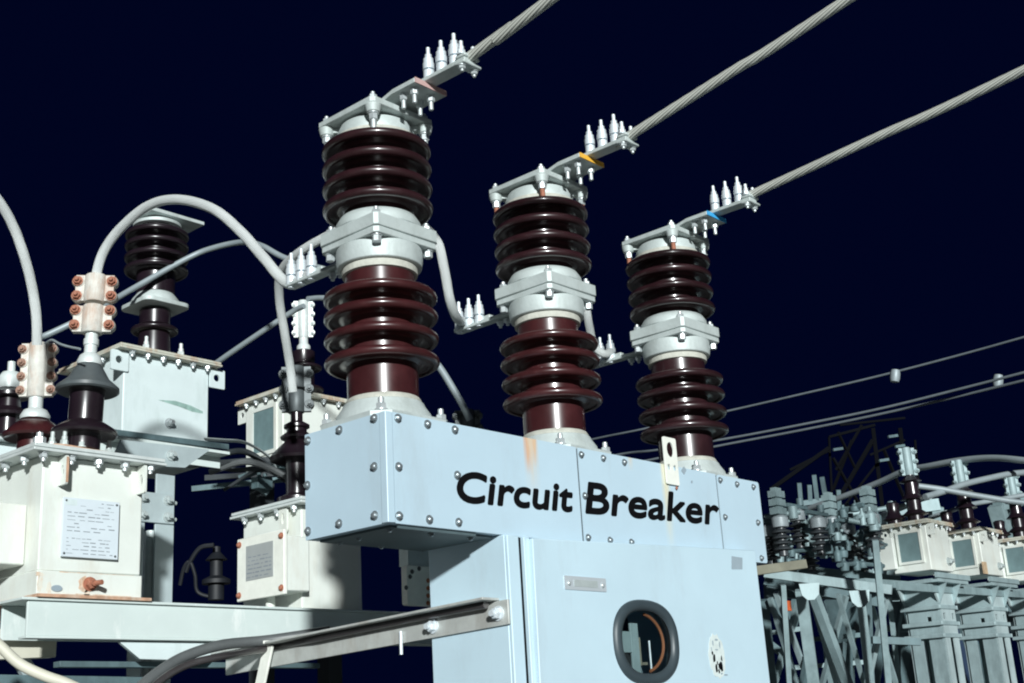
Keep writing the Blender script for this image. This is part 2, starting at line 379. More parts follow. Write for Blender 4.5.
for p in [(400, 552), (553, 568), (697, 584)]:
    q = at(*Z4(*p), y=.06); bolt('panel', 'pbolt', housing, (q.x, .06, -.008), (0, 0, -1), s=.8)
for p in [(288, 578), (335, 615), (182, 602)]:
    q = at(*Z4(*p), z=Z0-.008); bolt('panel', 'pbolt', housing, (q.x, min(q.y, .34), -.008), (0, 0, -1), s=.7)
for sx in (s1, s2):
    bm = bmesh.new(); bx(bm, sx-.010, sx+.010, .0045, .0058, .004, H); obj('seam_shade_strip', bm, 'gap', housing)  # dark strip painted in for the shade inside the panel gap
# lifting lug with holes on the front
bm = bmesh.new()
q0 = at(663, 436, y=-.012); q1 = at(681, 483, y=-.012)
lw = .088; lh = q0.z-q1.z+.012
sheet(bm, rrect(0, lw, 0, lh, .008), [ell(lw*.5, lh*.74, .024, .031, 20), ell(lw*.28, lh*.36, .0115, .0125, 12), ell(lw*.74, lh*.36, .0115, .0125, 12)], .007, (0, 0, 0), (1, 0, 0), (0, 0, 1))
lug = obj('lifting_lug', bm, 'sticker', housing, (q0.x, -.004, q1.z-Z0-.012), bevel=.001)
bolt('rivet', 'rust', housing, (q0.x+.07, -.006, q1.z-Z0-.022), (0, -1, 0))
# lettering painted on the housing front
def lettering(txt, m, parent, p0, p1, y, off, shear, height):
    cu = bpy.data.curves.new('lettering', 'FONT'); cu.body = txt; cu.size = 1; cu.shear = shear; cu.resolution_u = 6
    o = bpy.data.objects.new('tmp', cu); COL.objects.link(o)
    dg = bpy.context.evaluated_depsgraph_get(); me = bpy.data.meshes.new_from_object(o.evaluated_get(dg))
    bpy.data.objects.remove(o)
    xs = [v.co.x for v in me.vertices]; a, b = min(xs), max(xs); ym = max(v.co.y for v in me.vertices)
    p0 = Vector(p0); p1 = Vector(p1); ux = (p1-p0); L = ux.length; ux.normalize(); uz = Vector((-ux.z, 0, ux.x))
    vs = [v.co.copy() for v in me.vertices]; fs = [tuple(p.vertices) for p in me.polygons]; V = []; F = []
    for k in range(13):                      # thickened strokes: the outline repeated round a small circle, each a hair behind the last
        dx, dz = (0, 0) if k == 12 else (off*cos(2*pi*k/12), off*sin(2*pi*k/12)); n0 = len(V)
        for v in vs: q = p0+ux*((v.x-a)*(L-2*off)/(b-a)+off)+uz*(v.y*(height-2*off)/ym+off)+ux*dx+uz*dz; V.append((q.x, y-.00004*k, q.z))
        F += [tuple(i+n0 for i in f) for f in fs]
    me = bpy.data.meshes.new('lettering'); me.from_pydata(V, [], F); me.update()
    return link('lettering', me, m, parent)
for txt, xa, ya, xb, yb, hh in (('Circuit', 457.5, 502, 574.5, 512.5, .107), ('Breaker', 585.5, 513.5, 721, 525.5, .120)):
    a = at(xa, ya, y=-.0025); b = at(xb, yb, y=-.0025)
    lt = lettering(txt, 'black', housing, (a.x, 0, a.z-Z0), (b.x, 0, b.z-Z0), -.0025, .0050, .17, hh)
    lt['label'] = 'bold black word %s on the front panels' % txt

# ---- cabinet
CX0, CX1 = .51, 2.02
bm = bmesh.new()
sheet(bm, [(CX0, -.012), (CX0, .35), (CX1, .35), (CX1, -.012), (1.95, -.012), (1.95, .30), (.64, .30), (.64, -.012)], [], 1.70, (0, 0, -1.702), (1, 0, 0), (0, 1, 0))
bx(bm, .64, 1.95, .0, .30, -1.70, -1.66); bx(bm, .64, 1.95, .0, .30, -.05, -.006)
bx(bm, CX0+.001, CX0+.058, -.026, -.0122, -1.70, -.004); bx(bm, CX0+.080, CX0+.11, -.030, -.0122, -1.70, -.006)
cabinet = obj('cabinet', bm, 'cab', cb, bevel=.003)
bm = bmesh.new(); bx(bm, CX0+.0585, CX0+.0795, -.0145, -.0123, -1.70, -.006); obj('door_gap_shade', bm, 'black', cabinet)  # black strip stands in for the shade of the gap beside the door
bm = bmesh.new()
wc = at(646, 642, y=-.05); wrx = .148; wrz = .118
wrx, wrz = .150, .112
dl = .60; dr = 2.035
dl = .612; out = [(dl-.02, -1.60), (dr+.005, -1.60), (dr, .038), (dl, -.012)]
sheet(bm, out, [ell(wc.x, wc.z-Z0, wrx+.028, wrz+.024, 40, 2.4)], .036, (0, -.014, 0), (1, 0, 0), (0, 0, 1))
door = obj('door', bm, 'cab', cb, bevel=.003)
# gasket ring round the viewing window
bm = bmesh.new(); n = 56; rings = []
for i in range(n):
    a = 2*pi*i/n
    def se(rx, rz, p=2.4): return Vector((wc.x+rx*math.copysign(abs(cos(a))**(2/p), cos(a)), 0, wc.z-Z0+rz*math.copysign(abs(sin(a))**(2/p), sin(a))))
    ring = []
    for k in range(10):
        b = 2*pi*k/10
        p = se(wrx+.024+.022*cos(b), wrz+.020+.020*cos(b)); p.y = -.052+.017*sin(b)
        ring.append(bm.verts.new(p))
    rings.append(ring)
for i in range(n):
    for k in range(10): bm.faces.new((rings[i][k], rings[(i+1) % n][k], rings[(i+1) % n][(k+1) % 10], rings[i][(k+1) % 10]))
gk = obj('window_gasket', bm, 'rubber', door)
# glass
gm = bpy.data.materials.new('window_glass'); gm.use_nodes = True; nt = gm.node_tree; nt.nodes.clear()
o_ = nt.nodes.new('ShaderNodeOutputMaterial'); tr = nt.nodes.new('ShaderNodeBsdfTransparent'); gl = nt.nodes.new('ShaderNodeBsdfGlossy'); gl.inputs['Roughness'].default_value = .03
fr = nt.nodes.new('ShaderNodeFresnel'); fr.inputs['IOR'].default_value = 1.5; ms = nt.nodes.new('ShaderNodeMixShader'); tr.inputs['Color'].default_value = (.9, .93, .93, 1)
ms.inputs[0].default_value = .06; nt.links.new(tr.outputs[0], ms.inputs[1]); nt.links.new(gl.outputs[0], ms.inputs[2]); nt.links.new(ms.outputs[0], o_.inputs[0])
M['glass'] = gm
bm = bmesh.new(); prism(bm, ell(wc.x, wc.z-Z0, wrx+.026, wrz+.022, 40, 2.4), (0, -.034, 0), (1, 0, 0), (0, 0, 1), .004)
obj('window_pane', bm, 'glass', door)
# inner mechanism seen through the glass
bm = bmesh.new(); prism(bm, ell(wc.x+.05, wc.z-Z0, .32, .3, 30), (0, .285, 0), (1, 0, 0), (0, 0, 1), .004); obj('mechanism_backing', bm, 'gap', cabinet)
bm = bmesh.new(); X, Zc = wc.x, wc.z-Z0
bx(bm, X-.045, X+.0, -.018, -.01, Zc-.12, Zc+.07); bx(bm, X-.16, X-.0455, -.018, -.01, Zc-.035, Zc+.04); bx(bm, X-.085, X-.036, -.008, .0, Zc-.115, Zc-.09)
obj('mechanism_bracket', bm, 'msteel2', cabinet, bevel=.001)
bm = bmesh.new(); cyl(bm, (X+.016, -.006, Zc-.08), (X+.016, -.006, Zc+.02), .006); bx(bm, X+.012, X+.06, -.006, .0, Zc-.078, Zc-.068)
obj('mechanism_rod', bm, 'board', cabinet)
bm = bmesh.new(); cyl(bm, (X+.085, -.002, Zc-.10), (X+.085, -.002, Zc+.01), .004)
obj('mechanism_rod', bm, 'stud', cabinet)
bm = bmesh.new(); bx(bm, X-.115, X-.095, -.012, -.006, Zc-.085, Zc-.055)
obj('red_tag', bm, 'orange', cabinet)
bm = bmesh.new()
tube(bm, [(wc.x+(wrx-.004)*cos(t), -.022, wc.z-Z0+(wrz-.004)*sin(t)) for t in [radians(q) for q in range(-70, 75, 12)]], .006, n=8, k=3)
obj('copper_band', bm, 'copper', door)
# nameplate, torn sticker, grey patch
q0 = at(564, 576.5, y=-.052); q1 = at(606.5, 592, y=-.052)
bm = bmesh.new(); sheet(bm, rrect(q0.x, q1.x, q1.z-Z0, q0.z-Z0+.004, .004), [], .003, (0, -.0502, 0), (1, 0, 0), (0, 0, 1)); npl = obj('nameplate', bm, 'plate', door)
bm = bmesh.new(); sheet(bm, rrect(q0.x+.05, q1.x-.05, q1.z-Z0+.012, q0.z-Z0-.008, .003), [], .001, (0, -.0533, 0), (1, 0, 0), (0, 0, 1)); 
npl2 = obj('nameplate_field', bm, 'galv', door)
for xx in (q0.x+.022, q1.x-.022): bolt('rivet', 'bolt', door, (xx, -.0532, (q0.z+q1.z)/2-Z0), (0, -1, 0), 'rivet', 1.4)
qs = at(717, 655, y=-.052); bm = bmesh.new(); random.seed(3)
o1 = []
for i in range(34):
    a = 2*pi*i/34; k = 1+random.uniform(-.09, .07); o1.append((qs.x+.056*k*cos(a), qs.z-Z0+.080*k*sin(a)+(.0 if sin(a) > 0 else -.008)))
prism(bm, o1, (0, -.0502, 0), (1, 0, 0), (0, 0, 1), .0012); 
stk = obj('sticker', bm, 'label', door); stk['label'] = 'torn pale sticker with black smudges'
bm = bmesh.new()
def blob(cx, cz, rx, rz, n=9):
    pts = []
    for i in range(n):
        a = 2*pi*i/n; k = random.uniform(.65, 1.15); pts.append((qs.x+cx+rx*k*cos(a), qs.z-Z0+cz+rz*k*sin(a)))
    prism(bm, pts, (0, -.0516, 0), (1, 0, 0), (0, 0, 1), .0006)
for c in ((-.022, -.012, .010, .016), (-.012, -.048, .008, .018), (.018, -.040, .014, .016), (.026, -.052, .008, .012), (.004, -.062, .006, .010), (-.030, .006, .006, .008), (.03, -.012, .005, .012), (-.002, -.03, .004, .008)): blob(*c)
obj('sticker_print', bm, 'black', door)
bm = bmesh.new()
for c in ((-.02, .045, .004, .014), (.006, .058, .014, .004), (.026, .04, .004, .018), (-.034, .022, .003, .012), (.0, .02, .012, .003), (.05, -.075, .016, .003), (.02, -.07, .008, .004)): blob(*c)
obj('sticker_wear', bm, 'greytape', door)
qs2 = at(738, 563, y=-.052); bm = bmesh.new()
prism(bm, [(qs2.x-.052, qs2.z-Z0-.028), (qs2.x+.030, qs2.z-Z0-.024), (qs2.x+.040, qs2.z-Z0+.024), (qs2.x-.042, qs2.z-Z0+.026)], (0, -.0502, 0), (1, 0, 0), (0, 0, 1), .001); obj('tape_patch', bm, 'greytape', door)
qs3 = at(622, 498, y=-.002)
for px, py, s in ((684, 471, .02), (692, 482, .008)):
    q = at(px, py, y=-.002); bm = bmesh.new(); prism(bm, [(q.x-s, q.z-Z0), (q.x, q.z-Z0-s*.8), (q.x+s, q.z-Z0+.3*s), (q.x+.2*s, q.z-Z0+s)], (0, -.0005, 0), (1, 0, 0), (0, 0, 1), .001); obj('tape_patch', bm, 'greytape', housing)
for x in (CX0+.08, CX1-.08):
    for y in (.04, .30): bm = bmesh.new(); bx(bm, x-.035, x+.035, y-.035, y+.035, -Z0, -1.703); obj('leg', bm, 'galv', cb)
# terminal block hanging below the housing, behind the cabinet
q0 = at(401, 566, y=.72); q1 = at(430, 607, y=.72)
bm = bmesh.new(); sheet(bm, rrect(q0.x, q1.x+.02, q1.z-Z0, q0.z-Z0, .01), [], .03, (0, .72, 0), (1, 0, 0), (0, 0, 1))
tbk = obj('terminal_block', bm, 'sticker', cb, bevel=.003)
for i in range(4): 
    q = at(426, 581+7.5*i, y=.70); bolt('panel', 'copper', tbk, (q.x, .689, q.z-Z0), (0, -1, 0), s=.6)
for px, py in ((408, 577), (417, 569), (404, 588), (410, 572)):
    q = at(px, py, y=.70); bolt('panel', 'clampd', tbk, (q.x, .689, q.z-Z0), (0, -1, 0), s=.6)
bm = bmesh.new(); bx(bm, q0.x+.02, q1.x, .70, .75, q0.z-Z0+.001, q0.z-Z0+.16); bx(bm, q0.x+.02, q1.x+.02, D-.06, .75, q0.z-Z0+.161, q0.z-Z0+.175)
obj('bracket', bm, 'galv', cb)

# ---- poles: built once at the first pole, copied for the other two
def shed_prof(zs, ro, r, t=.0160):
    """rounded thick rim, flat cupped underside, sloping top"""
    P = [(r, zs-.012), (r+.012, zs-.004), (ro-.045, zs-.004), (ro-t*1.2, zs-.011)]
    for k in range(9):
        a = radians(-115+k*25); P.append((ro-t+t*cos(a), zs+t*.0+t*sin(a)))
    P += [(ro-.045, zs+.021), (r+.012, zs+.026), (r, zs+.034)]
    return P
RC, RS = .121, .196
def porcelain(z0, z1, sheds, ro, r0=RC, r1=RC):
    P = [(r0, z0)]
    for z in sheds: P += shed_prof(z, ro, r0+(r1-r0)*(z-z0)/(z1-z0))
    P.append((r1, z1)); return P
def sq_plate(bm, a, ch, z0, z1):
    pts = [(-a+ch, -a), (a-ch, -a), (a, -a+ch), (a, a-ch), (a-ch, a), (-a+ch, a), (-a, a-ch), (-a, -a+ch)]
    sheet(bm, pts, [], z1-z0, (0, 0, z0), (1, 0, 0), (0, 1, 0))
PX = (.178, 1.073, 1.968); PY = .20
poles = []
def build_pole():
    P0 = Vector((PX[0], PY, H))
    bm = bmesh.new(); lathe(bm, porcelain(.092, .556, (.233, .314, .394, .464), RS), n=72)
    low = obj('lower_insulator', bm, 'porc', cb, P0)
    bm = bmesh.new(); lathe(bm, [(.128, .085), (.130, .094), (.124, .104), (.121, .106)], n=48); obj('cement_ring', bm, 'cement', low)
    bm = bmesh.new(); lathe(bm, [(.165, .001), (.165, .02), (.160, .045), (.142, .072), (.136, .086), (.122, .086)], n=48)
    sq_plate(bm, .172, .05, .0015, .024)
    obj('base_flange', bm, 'cast', low, bevel=.003)
    for sx in (-1, 1):
        for sy in (-1, 1): bolt('flange', 'bolt', low, (sx*.135, sy*.135, .024))
    # middle flange
    bm = bmesh.new()
    sq_plate(bm, .149, .012, .666, .712); sq_plate(bm, .146, .014, .640, .6635)
    lathe(bm, [(.126, .572), (.147, .574), (.151, .600), (.151, .6398)], n=48)
    lathe(bm, [(.150, .7122), (.149, .735), (.135, .758), (.122, .764)], n=48)
    mid = obj('middle_flange', bm, 'cast', cb, P0, bevel=.003)
    bm = bmesh.new(); lathe(bm, [(.122, .546), (.131, .548), (.133, .572), (.122, .574)], n=48); obj('cement_ring', bm, 'cement', mid)
    for sx in (-1, 1):
        for sy in (-1, 1):
            bolt('hex', 'bolt', mid, (sx*.118, sy*.118, .712), s=1.05); bolt('tail', 'bolt', mid, (sx*.120, sy*.120, .640), (0, 0, -1), s=.9)
    # rear terminal of the middle flange, running along +y
    bm = bmesh.new()
    bx(bm, -.030, .018, .147, .49, .642, .658)
    tarm = obj('terminal_arm', bm, 'cast', mid, bevel=.004)
    bm = bmesh.new(); bx(bm, -.010, .022, .30, .49, .6585, .680)
    obj('clamp_block', bm, 'cast', mid, bevel=.004)
    for y in (.355, .413, .471): bolt('stud', 'stud', mid, (-.012, y, .690), name='terminal_stud', s=1.03)
    for y in (.21, .25): bolt('hex', 'bolt', mid, (.0, y, .634), (0, 0, -1), s=.9)
    # upper insulator
    bm = bmesh.new(); lathe(bm, porcelain(.760, 1.062, (.796, .872, .948, 1.018), .195, .118, .125), n=72)
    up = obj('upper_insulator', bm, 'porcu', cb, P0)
    bm = bmesh.new(); lathe(bm, [(.128, 1.042), (.147, 1.044), (.149, 1.062), (.14, 1.064)], n=48); obj('cement_ring', bm, 'cement', up)
    # top plate
    bm = bmesh.new()
    lathe(bm, [(.138, 1.0645), (.140, 1.085), (.128, 1.112), (.10, 1.122)], n=48)
    a, c = .150, .014
    # square plate with hollowed undersides between its corners
    pts = [(-a+c, -a), (a-c, -a), (a, -a+c), (a, a-c), (a-c, a), (-a+c, a), (-a, a-c), (-a, -a+c)]
    sheet(bm, pts, [], .022, (0, 0, 1.1225), (1, 0, 0), (0, 1, 0))
    for sx in (-1, 1):
        for sy in (-1, 1): lathe(bm, [(.023, 1.092), (.030, 1.1224)], (sx*.124, sy*.124, 0), n=14)
    bar(bm, (-.13, -.13, 1.112), (.13, .13, 1.112), .022, .02); bar(bm, (.13, -.13, 1.112), (-.13, .13, 1.112), .022, .02)
    tp = obj('top_plate', bm, 'cast', cb, P0, bevel=.003)
    for sx in (-1, 1):
        for sy in (-1, 1): bolt('hex', 'bolt', tp, (sx*.124, sy*.124, 1.1447), s=.95)
    # terminal pad running out along -y
    bm = bmesh.new()
    prof = [(.10, 1.1452), (-.10, 1.1452), (-.17, 1.163), (-.285, 1.163), (-.285, 1.181), (-.175, 1.181), (-.105, 1.165), (.10, 1.165)]
    sheet(bm, prof[::-1], [], .155, (.0775, 0, 0), (0, 1, 0), (0, 0, 1)) if False else sheet(bm, prof, [], .155, (-.0775, 0, 0), (0, 1, 0), (0, 0, 1))
    pad = obj('terminal_pad', bm, 'cast', tp, bevel=.003)
    for x in (-.045, .035):
        for y in (-.195, -.250): bolt('tail', 'bolt', tp, (x, y, 1.163), (0, 0, -1), s=.8); bolt('thread', 'bolt', tp, (x, y, 1.139), (0, 0, -1), s=.85)
    bm = bmesh.new(); bx(bm, -.032, .026, -.482, -.20, 1.1815, 1.197); 
    obj('conductor_lug', bm, 'cast', tp, bevel=.003)
    for y in (-.292, -.355, -.418): bolt('stud', 'stud', tp, (-.012, y, 1.232), name='terminal_stud', s=1.0)
    bm = bmesh.new(); bx(bm, -.036, .040, -.488, -.440, 1.198, 1.210); bx(bm, -.042, .046, -.488, -.440, 1.171, 1.181)
    obj('wire_clamp', bm, 'cast', tp, bevel=.004)
    for x in (-.027, .032):
        bolt('nutup', 'stud', tp, (x, -.464, 1.210), s=.85); bolt('hex', 'bolt', tp, (x, -.464, 1.171), (0, 0, -1), s=.8)
    return low, mid, up, tp
base_parts = build_pole()
poles.append(base_parts)
for i in (1, 2): poles.append(tuple(dup(p, cb, (PX[i], PY, H)) for p in base_parts))
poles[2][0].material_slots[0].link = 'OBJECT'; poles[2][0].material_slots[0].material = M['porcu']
M_MARK = ('pink', 'yellow', 'blue')
NAMES = ('on the pole nearest the housing corner', 'on the middle pole', 'on the pole by the lifting lug')
for i, (low, mid, up, tp) in enumerate(poles):
    bm = bmesh.new(); bx(bm, -.0765, .0765, -.2885, -.2852, 1.162, 1.182)
    k = obj('phase_marker', bm, M_MARK[i], tp)
    k['label'] = ('faded red', 'yellow', 'blue')[i]+' phase marking on the edge of the terminal pad'
    for sx in (-1, 1):
        for sy in (-1, 1):
            bolt('tail', 'bolt', tp, (sx*.124, sy*.124, 1.092), (0, 0, -1), s=.9)
            bolt('thread', 'bolt' if i == 0 else 'rust', tp, (sx*.124, sy*.124, 1.066), (0, 0, -1), s=1.1)

# ================================================================== CONDUCTORS (each a thing)
def cable(name, pts, r, m, label, cat, group=None, n=16, k=10, flat=1.):
    bm = bmesh.new(); tube(bm, pts, r, n=n, k=k, flat=flat)
    return tag(obj(name, bm, m), label, cat, group)
G = 'line conductors leaving the breaker tops'
LBL = ['thick stranded line conductor clamped to the tallest nearest pole, leaving through the top edge',
       'stranded line conductor clamped to the pole with the yellow terminal marking',
       'stranded line conductor clamped to the pole with the blue terminal marking, lowest of the three']
for i, (s, e) in enumerate((((474, 54), (552, -2)), ((626, 138), (848, -1)), ((748, 196), (1026, 69)))):
    X = PX[i]; z = TOP+1.212
    p0 = Vector((X-.004, PY-.44, z)); pe = at(*e, x=X); ps = at(*s, x=X)
    p0 = ps+(ps-pe).normalized()*.05
    far = pe+(pe-ps).normalized()*5.5+Vector((0, 0, .25))
    cable('line_conductor', [p0, ps, ps.lerp(pe, .5), pe, pe.lerp(far, .5)+Vector((0, 0, -.05)), far], .0185, 'wire', LBL[i], 'conductor', G)

# jumper from the first pole to the near transformer's front bushing
a1 = Vector((-.002, 1.78, 3.60)); b1 = Vector((.174, .70, TOP+.668))
def arc(pxs, pa, pb):
    """pxs: photo points with their share of the way from pa to pb (plan position interpolated)"""
    out = []
    for px, py, t in pxs:
        p = pa.lerp(pb, t); n = Vector((pb.y-pa.y, -(pb.x-pa.x), 0)).normalized()
        v = FW+RT*((px-512)/FPX)-UP*((py-341.5)/FPX)
        k = (pa-CAM).dot(n)/v.dot(n); out.append(CAM+v*k)
    return out
def onplane(pxs, pa, pb): return arc([(x, y, 0) for x, y in pxs], pa, pb)
pl = onplane([(283, 276), (263, 257), (241, 232), (213, 209), (178, 199.5), (148, 206), (120, 229), (104, 251), (97, 272), (94, 296)], b1, a1)
cable('jumper_cable', [b1-Vector((.0, .14, 0)), b1]+pl[1:], .0205, 'jump', 'thick pale jumper arching from the nearest pole over to the rusty-bolted split clamp', 'cable', 'jumper cables')

# ================================================================== TRANSFORMERS ON THE LEFT
def lid_bolts(parent, x0, x1, y0, y1, z, n=4, m='bolt', s=1.1, m2=None):
    for i in range(n):
        bolt('hex', m, parent, (x0+(x1-x0)*(i+.5)/n, y0, z), (0, 0, -1), s=s)
    for i in range(n):
        bolt('hex', m2 or m, parent, (x0, y0+(y1-y0)*(i+.5)/n, z), (0, 0, -1), s=s)
def clamp(parent, base, r, h, nb, mbody, mbolt, split=False, t=.05, gap=.004):
    """two-shell cable clamp with bolt bosses either side, axis vertical"""
    x, y, z = base; bm = bmesh.new()
    parts = ((0, h*.47), (h*.53, h)) if split else ((0, h),)
    for a, b in parts: lathe(bm, [(r*.9, a), (r, a+.006), (r, b-.006), (r*.9, b)], (x, y, z), n=24)
    dirv = Vector((.75, -.66, 0)); nrm = Vector((-.66, -.75, 0))
    for i in range(nb):
        zz = z+h*(i+.5)/nb
        for s in (-1, 1):
            c = Vector((x, y, zz))+dirv*s*(r+.022)
            lathe(bm, [(r*.5, -.020), (r*.58, -.014), (r*.58, .014), (r*.5, .020)], c, nrm, n=14)
    for s in (-1, 1):
        c = Vector((x, y, z))+dirv*s*(r+.014)
        for a, b in parts: bar(bm, c+Vector((0, 0, a+.004)), c+Vector((0, 0, b-.004)), r*.8, r*.7, up=nrm)
    o = obj('cable_clamp', bm, mbody, parent)
    for i in range(nb):
        zz = z+h*(i+.5)/nb
        for s in (-1, 1):
            c = Vector((x, y, zz))+dirv*s*(r+.024)+nrm*.020
            bolt('hex', mbolt, o, c, nrm+Vector((0, 0, random.uniform(-.1, .1))), s=r*25, name='clamp_bolt')
    return o

def transformer_near():
    o = Vector((-.287, 1.6, 2.183)); t = thing('current_transformer', 'cream transformer with large printed rating plate, standing on the pale steel beam', 'transformer', o, 'current transformers of this bay')
    w, dp, h = .432, .86, .535
    bm = bmesh.new(); bx(bm, 0, w, 0, dp, .10, h); tank = obj('tank', bm, 'cream', t, bevel=.006)
    bm = bmesh.new(); bx(bm, -.004, w+.004, -.006, dp, .012, .0995); sk = obj('base_skirt', bm, 'cream', t, bevel=.003)
    bm = bmesh.new(); bx(bm, -.01, w+.035, -.03, dp, .0, .0115); obj('base_plate', bm, 'rustpl', t)
    bm = bmesh.new(); bx(bm, -.075, w+.065, -.07, dp+.06, h+.001, h+.012); bx(bm, -.07, w+.06, -.065, dp+.06, h+.016, h+.030)
    bx(bm, -.06, w+.05, -.055, dp+.05, h+.0122, h+.0158)
    lid = obj('lid', bm, 'alu', t, bevel=.002)
    for i in range(5): bolt('big', 'bolt', lid, (-.02+i*.115, -.038, h+.001), (0, 0, -1), s=.85)
    for i in range(6): bolt('big', 'bolt', lid, (-.045, .06+i*.145, h+.001), (0, 0, -1), s=.85)
    bolt('big', 'bolt', lid, (-.03, -.02, h+.030), s=1.2)
    # lugs on the front
    for x in (.062, w-.03):
        bm = bmesh.new(); sheet(bm, rrect(-.060, -.001, h-.115, h-.003, .008), [ell(-.033, h-.062, .011, .024, 16)], .010, (x, 0, 0), (0, 1, 0), (0, 0, 1))
        lg = obj('lifting_lug', bm, 'cream', t)
        if x < .1: bm = bmesh.new(); bx(bm, x+.0002, x+.0098, -.0625, -.0602, h-.108, h-.01); obj('rust_stain', bm, 'rustpl', lg)
    # rating plate
    q0 = at(63, 497, y=1.585)-o; q1 = at(117, 560, y=1.585)-o
    bm = bmesh.new(); bx(bm, q0.x, q1.x, -.02, -.012, q1.z, q0.z); bx(bm, q0.x+.02, q1.x-.02, -.0118, -.001, q1.z+.02, q0.z-.02)
    rp = obj('rating_plate', bm, 'paper', t, bevel=.001)
    bm = bmesh.new(); random.seed(5); pw = q1.x-q0.x; ph = q0.z-q1.z
    for row in range(15):
        z = q0.z-.03*ph-ph*(row+.6)/16; x = q0.x+pw*(.08 if row not in (0, 1, 2) else .3)
        while x < q1.x-pw*.12:
            l = random.uniform(.03, .14)*pw
            if random.random() < (.72 if row not in (6, 9) else .3): bx(bm, x, min(x+l, q1.x-.03*pw), -.0208, -.0201, z, z+ph*random.uniform(.006, .016))
            x += l+random.uniform(.015, .08)*pw
    obj('print', bm, 'ink', rp)
    bm = bmesh.new(); bx(bm, q0.x+.03*pw, q0.x+.24*pw, -.0208, -.0201, q0.z-.13*ph, q0.z-.03*ph); obj('print', bm, 'pale', rp)
    for xx in (q0.x+.012, q1.x-.012):
        for zz in (q0.z-.012, q1.z+.012): bolt('rivet', 'clampd', rp, (xx, -.02, zz), (0, -1, 0), 'rivet', .7)
    # earthing stud and its rust
    q = at(90, 584, y=1.59)-o
    b_ = bolt('big', 'rust', sk, (q.x, -.006, q.z), (0, -1, 0), 'earth_stud', 1.05)
    bm = bmesh.new(); cyl(bm, (q.x, -.03, q.z), (q.x+.012, -.075, q.z), .010, 12); obj('earth_stud', bm, 'rust', sk)
    bm = bmesh.new(); random.seed(2)
    for cx, cz, rx, rz in ((q.x-.008, q.z-.004, .043, .032), (q.x-.012, q.z-.04, .014, .02), (.008, .085, .02, .008), (.008, .05, .012, .03), (.045, .035, .012, .022), (.13, .098, .06, .003), (.3, .098, .09, .002), (.25, .016, .16, .004)):
        pts = []
        for i in range(14): a = 2*pi*i/14; k = random.uniform(.6, 1.2); pts.append((cx+rx*k*cos(a), cz+rz*k*sin(a)))
        pts = [(x, min(max(z, .0125), .0985)) for x, z in pts]
        prism(bm, pts, (0, -.0062, 0), (1, 0, 0), (0, 0, 1), .0004)
    obj('rust_stain', bm, mat('thin_rust', (.66, .46, .32), .7, var=.3, vscale=30, dirt=(.74, .74, .66), dscale=25, damt=.9, dlo=.42, dhi=.6), sk)
    bm = bmesh.new(); prism(bm, ell(.075, .035, .022, .012), (0, -.0068, 0), (1, 0, 0), (0, 0, 1), .004); obj('earth_pad', bm, 'greytape', sk)
    # terminal box on the left face
    bm = bmesh.new(); bx(bm, -.16, -.001, .10, .42, .13, .36); obj('terminal_box', bm, 'cream', t, bevel=.006)
    # front bushing
    B0 = Vector((.262, .18, h+.031)); B = Vector((0, 0, 0)); 
    bm = bmesh.new()
    k = 1.02
    lathe(bm, [(.066, .053), (.066, .10), (.07, .115), (.125, .112), (.132, .122), (.128, .134), (.09, .160), (.069, .172), (.069, .295), (.073, .307)], B, n=48)
    fb = obj('front_bushing', bm, 'porcd', t, B0); fb.rotation_euler = (0, .036, 0)
    bm = bmesh.new(); lathe(bm, [(.073, .3072), (.118, .296), (.127, .302), (.126, .316), (.085, .352), (.058, .40), (.048, .415)], B, n=48); obj('rain_shed', bm, 'porcg', fb)
    bm = bmesh.new(); lathe(bm, [(.050, .4155), (.052, .43), (.042, .455), (.026, .468), (.026, .50), (.031, .502), (.031, .528), (.026, .53), (.026, .56)], B, n=28); obj('top_cap', bm, 'alu', fb)
    bm = bmesh.new(); pts = rrect(-.155, .155, -.055, .055, .05); sheet(bm, pts, [], .018, B+Vector((0, 0, .034)), (1, 0, 0), (0, 1, 0)); lathe(bm, [(.075, .0), (.075, .0338)], B, n=30)
    fl = obj('bushing_flange', bm, 'rustpl', fb, bevel=.003)
    for x, y in ((-.10, -.03), (-.03, -.045), (.115, 0), (.05, .04), (-.125, .02)): bolt('nutup', 'cast', fl, B+Vector((x, y, .052)), s=1.0)
    clamp(fb, B+Vector((0, 0, .555)), .046, .26, 4, 'rustpl2', 'rust', split=True)
    # rear bushing
    R = Vector((.30, .66, h+.031))
    bm = bmesh.new()
    lathe(bm, [(.068, 0), (.068, .05), (.072, .06), (.125, .050), (.132, .060), (.09, .10), (.070, .115), (.068, .20), (.072, .215), (.124, .198), (.134, .208), (.128, .222), (.085, .262), (.055, .285)], R, n=48)
    rb = obj('rear_bushing', bm, 'porc', t)
    bm = bmesh.new(); lathe(bm, [(.062, .2855), (.064, .30), (.05, .325), (.030, .335), (.030, .42)], R, n=28); obj('top_cap', bm, 'alu', rb)
    clamp(rb, R+Vector((0, 0, .385)), .040, .25, 4, 'rustpl2', 'rustd')
    return t, o+B0, o+R
t1, FB, RB = transformer_near()

# jumper to the rear bushing, coming from the left
pa = RB+Vector((0, 0, .60)); 
pl = [at(37, 345, d=5.35), at(36.5, 318, d=5.35), at(33, 292, d=5.35), at(26, 262, d=5.33), at(14, 228, d=5.3), at(-2, 200, d=5.25), at(-24, 178, d=5.2), at(-60, 160, d=5.1), at(-120, 165, d=5.0), at(-170, 200, d=4.9)]
cable('jumper_cable', pl, .0205, 'jump', 'thick pale jumper dropping from the left edge into the second rusty-bolted clamp', 'cable', 'jumper cables')

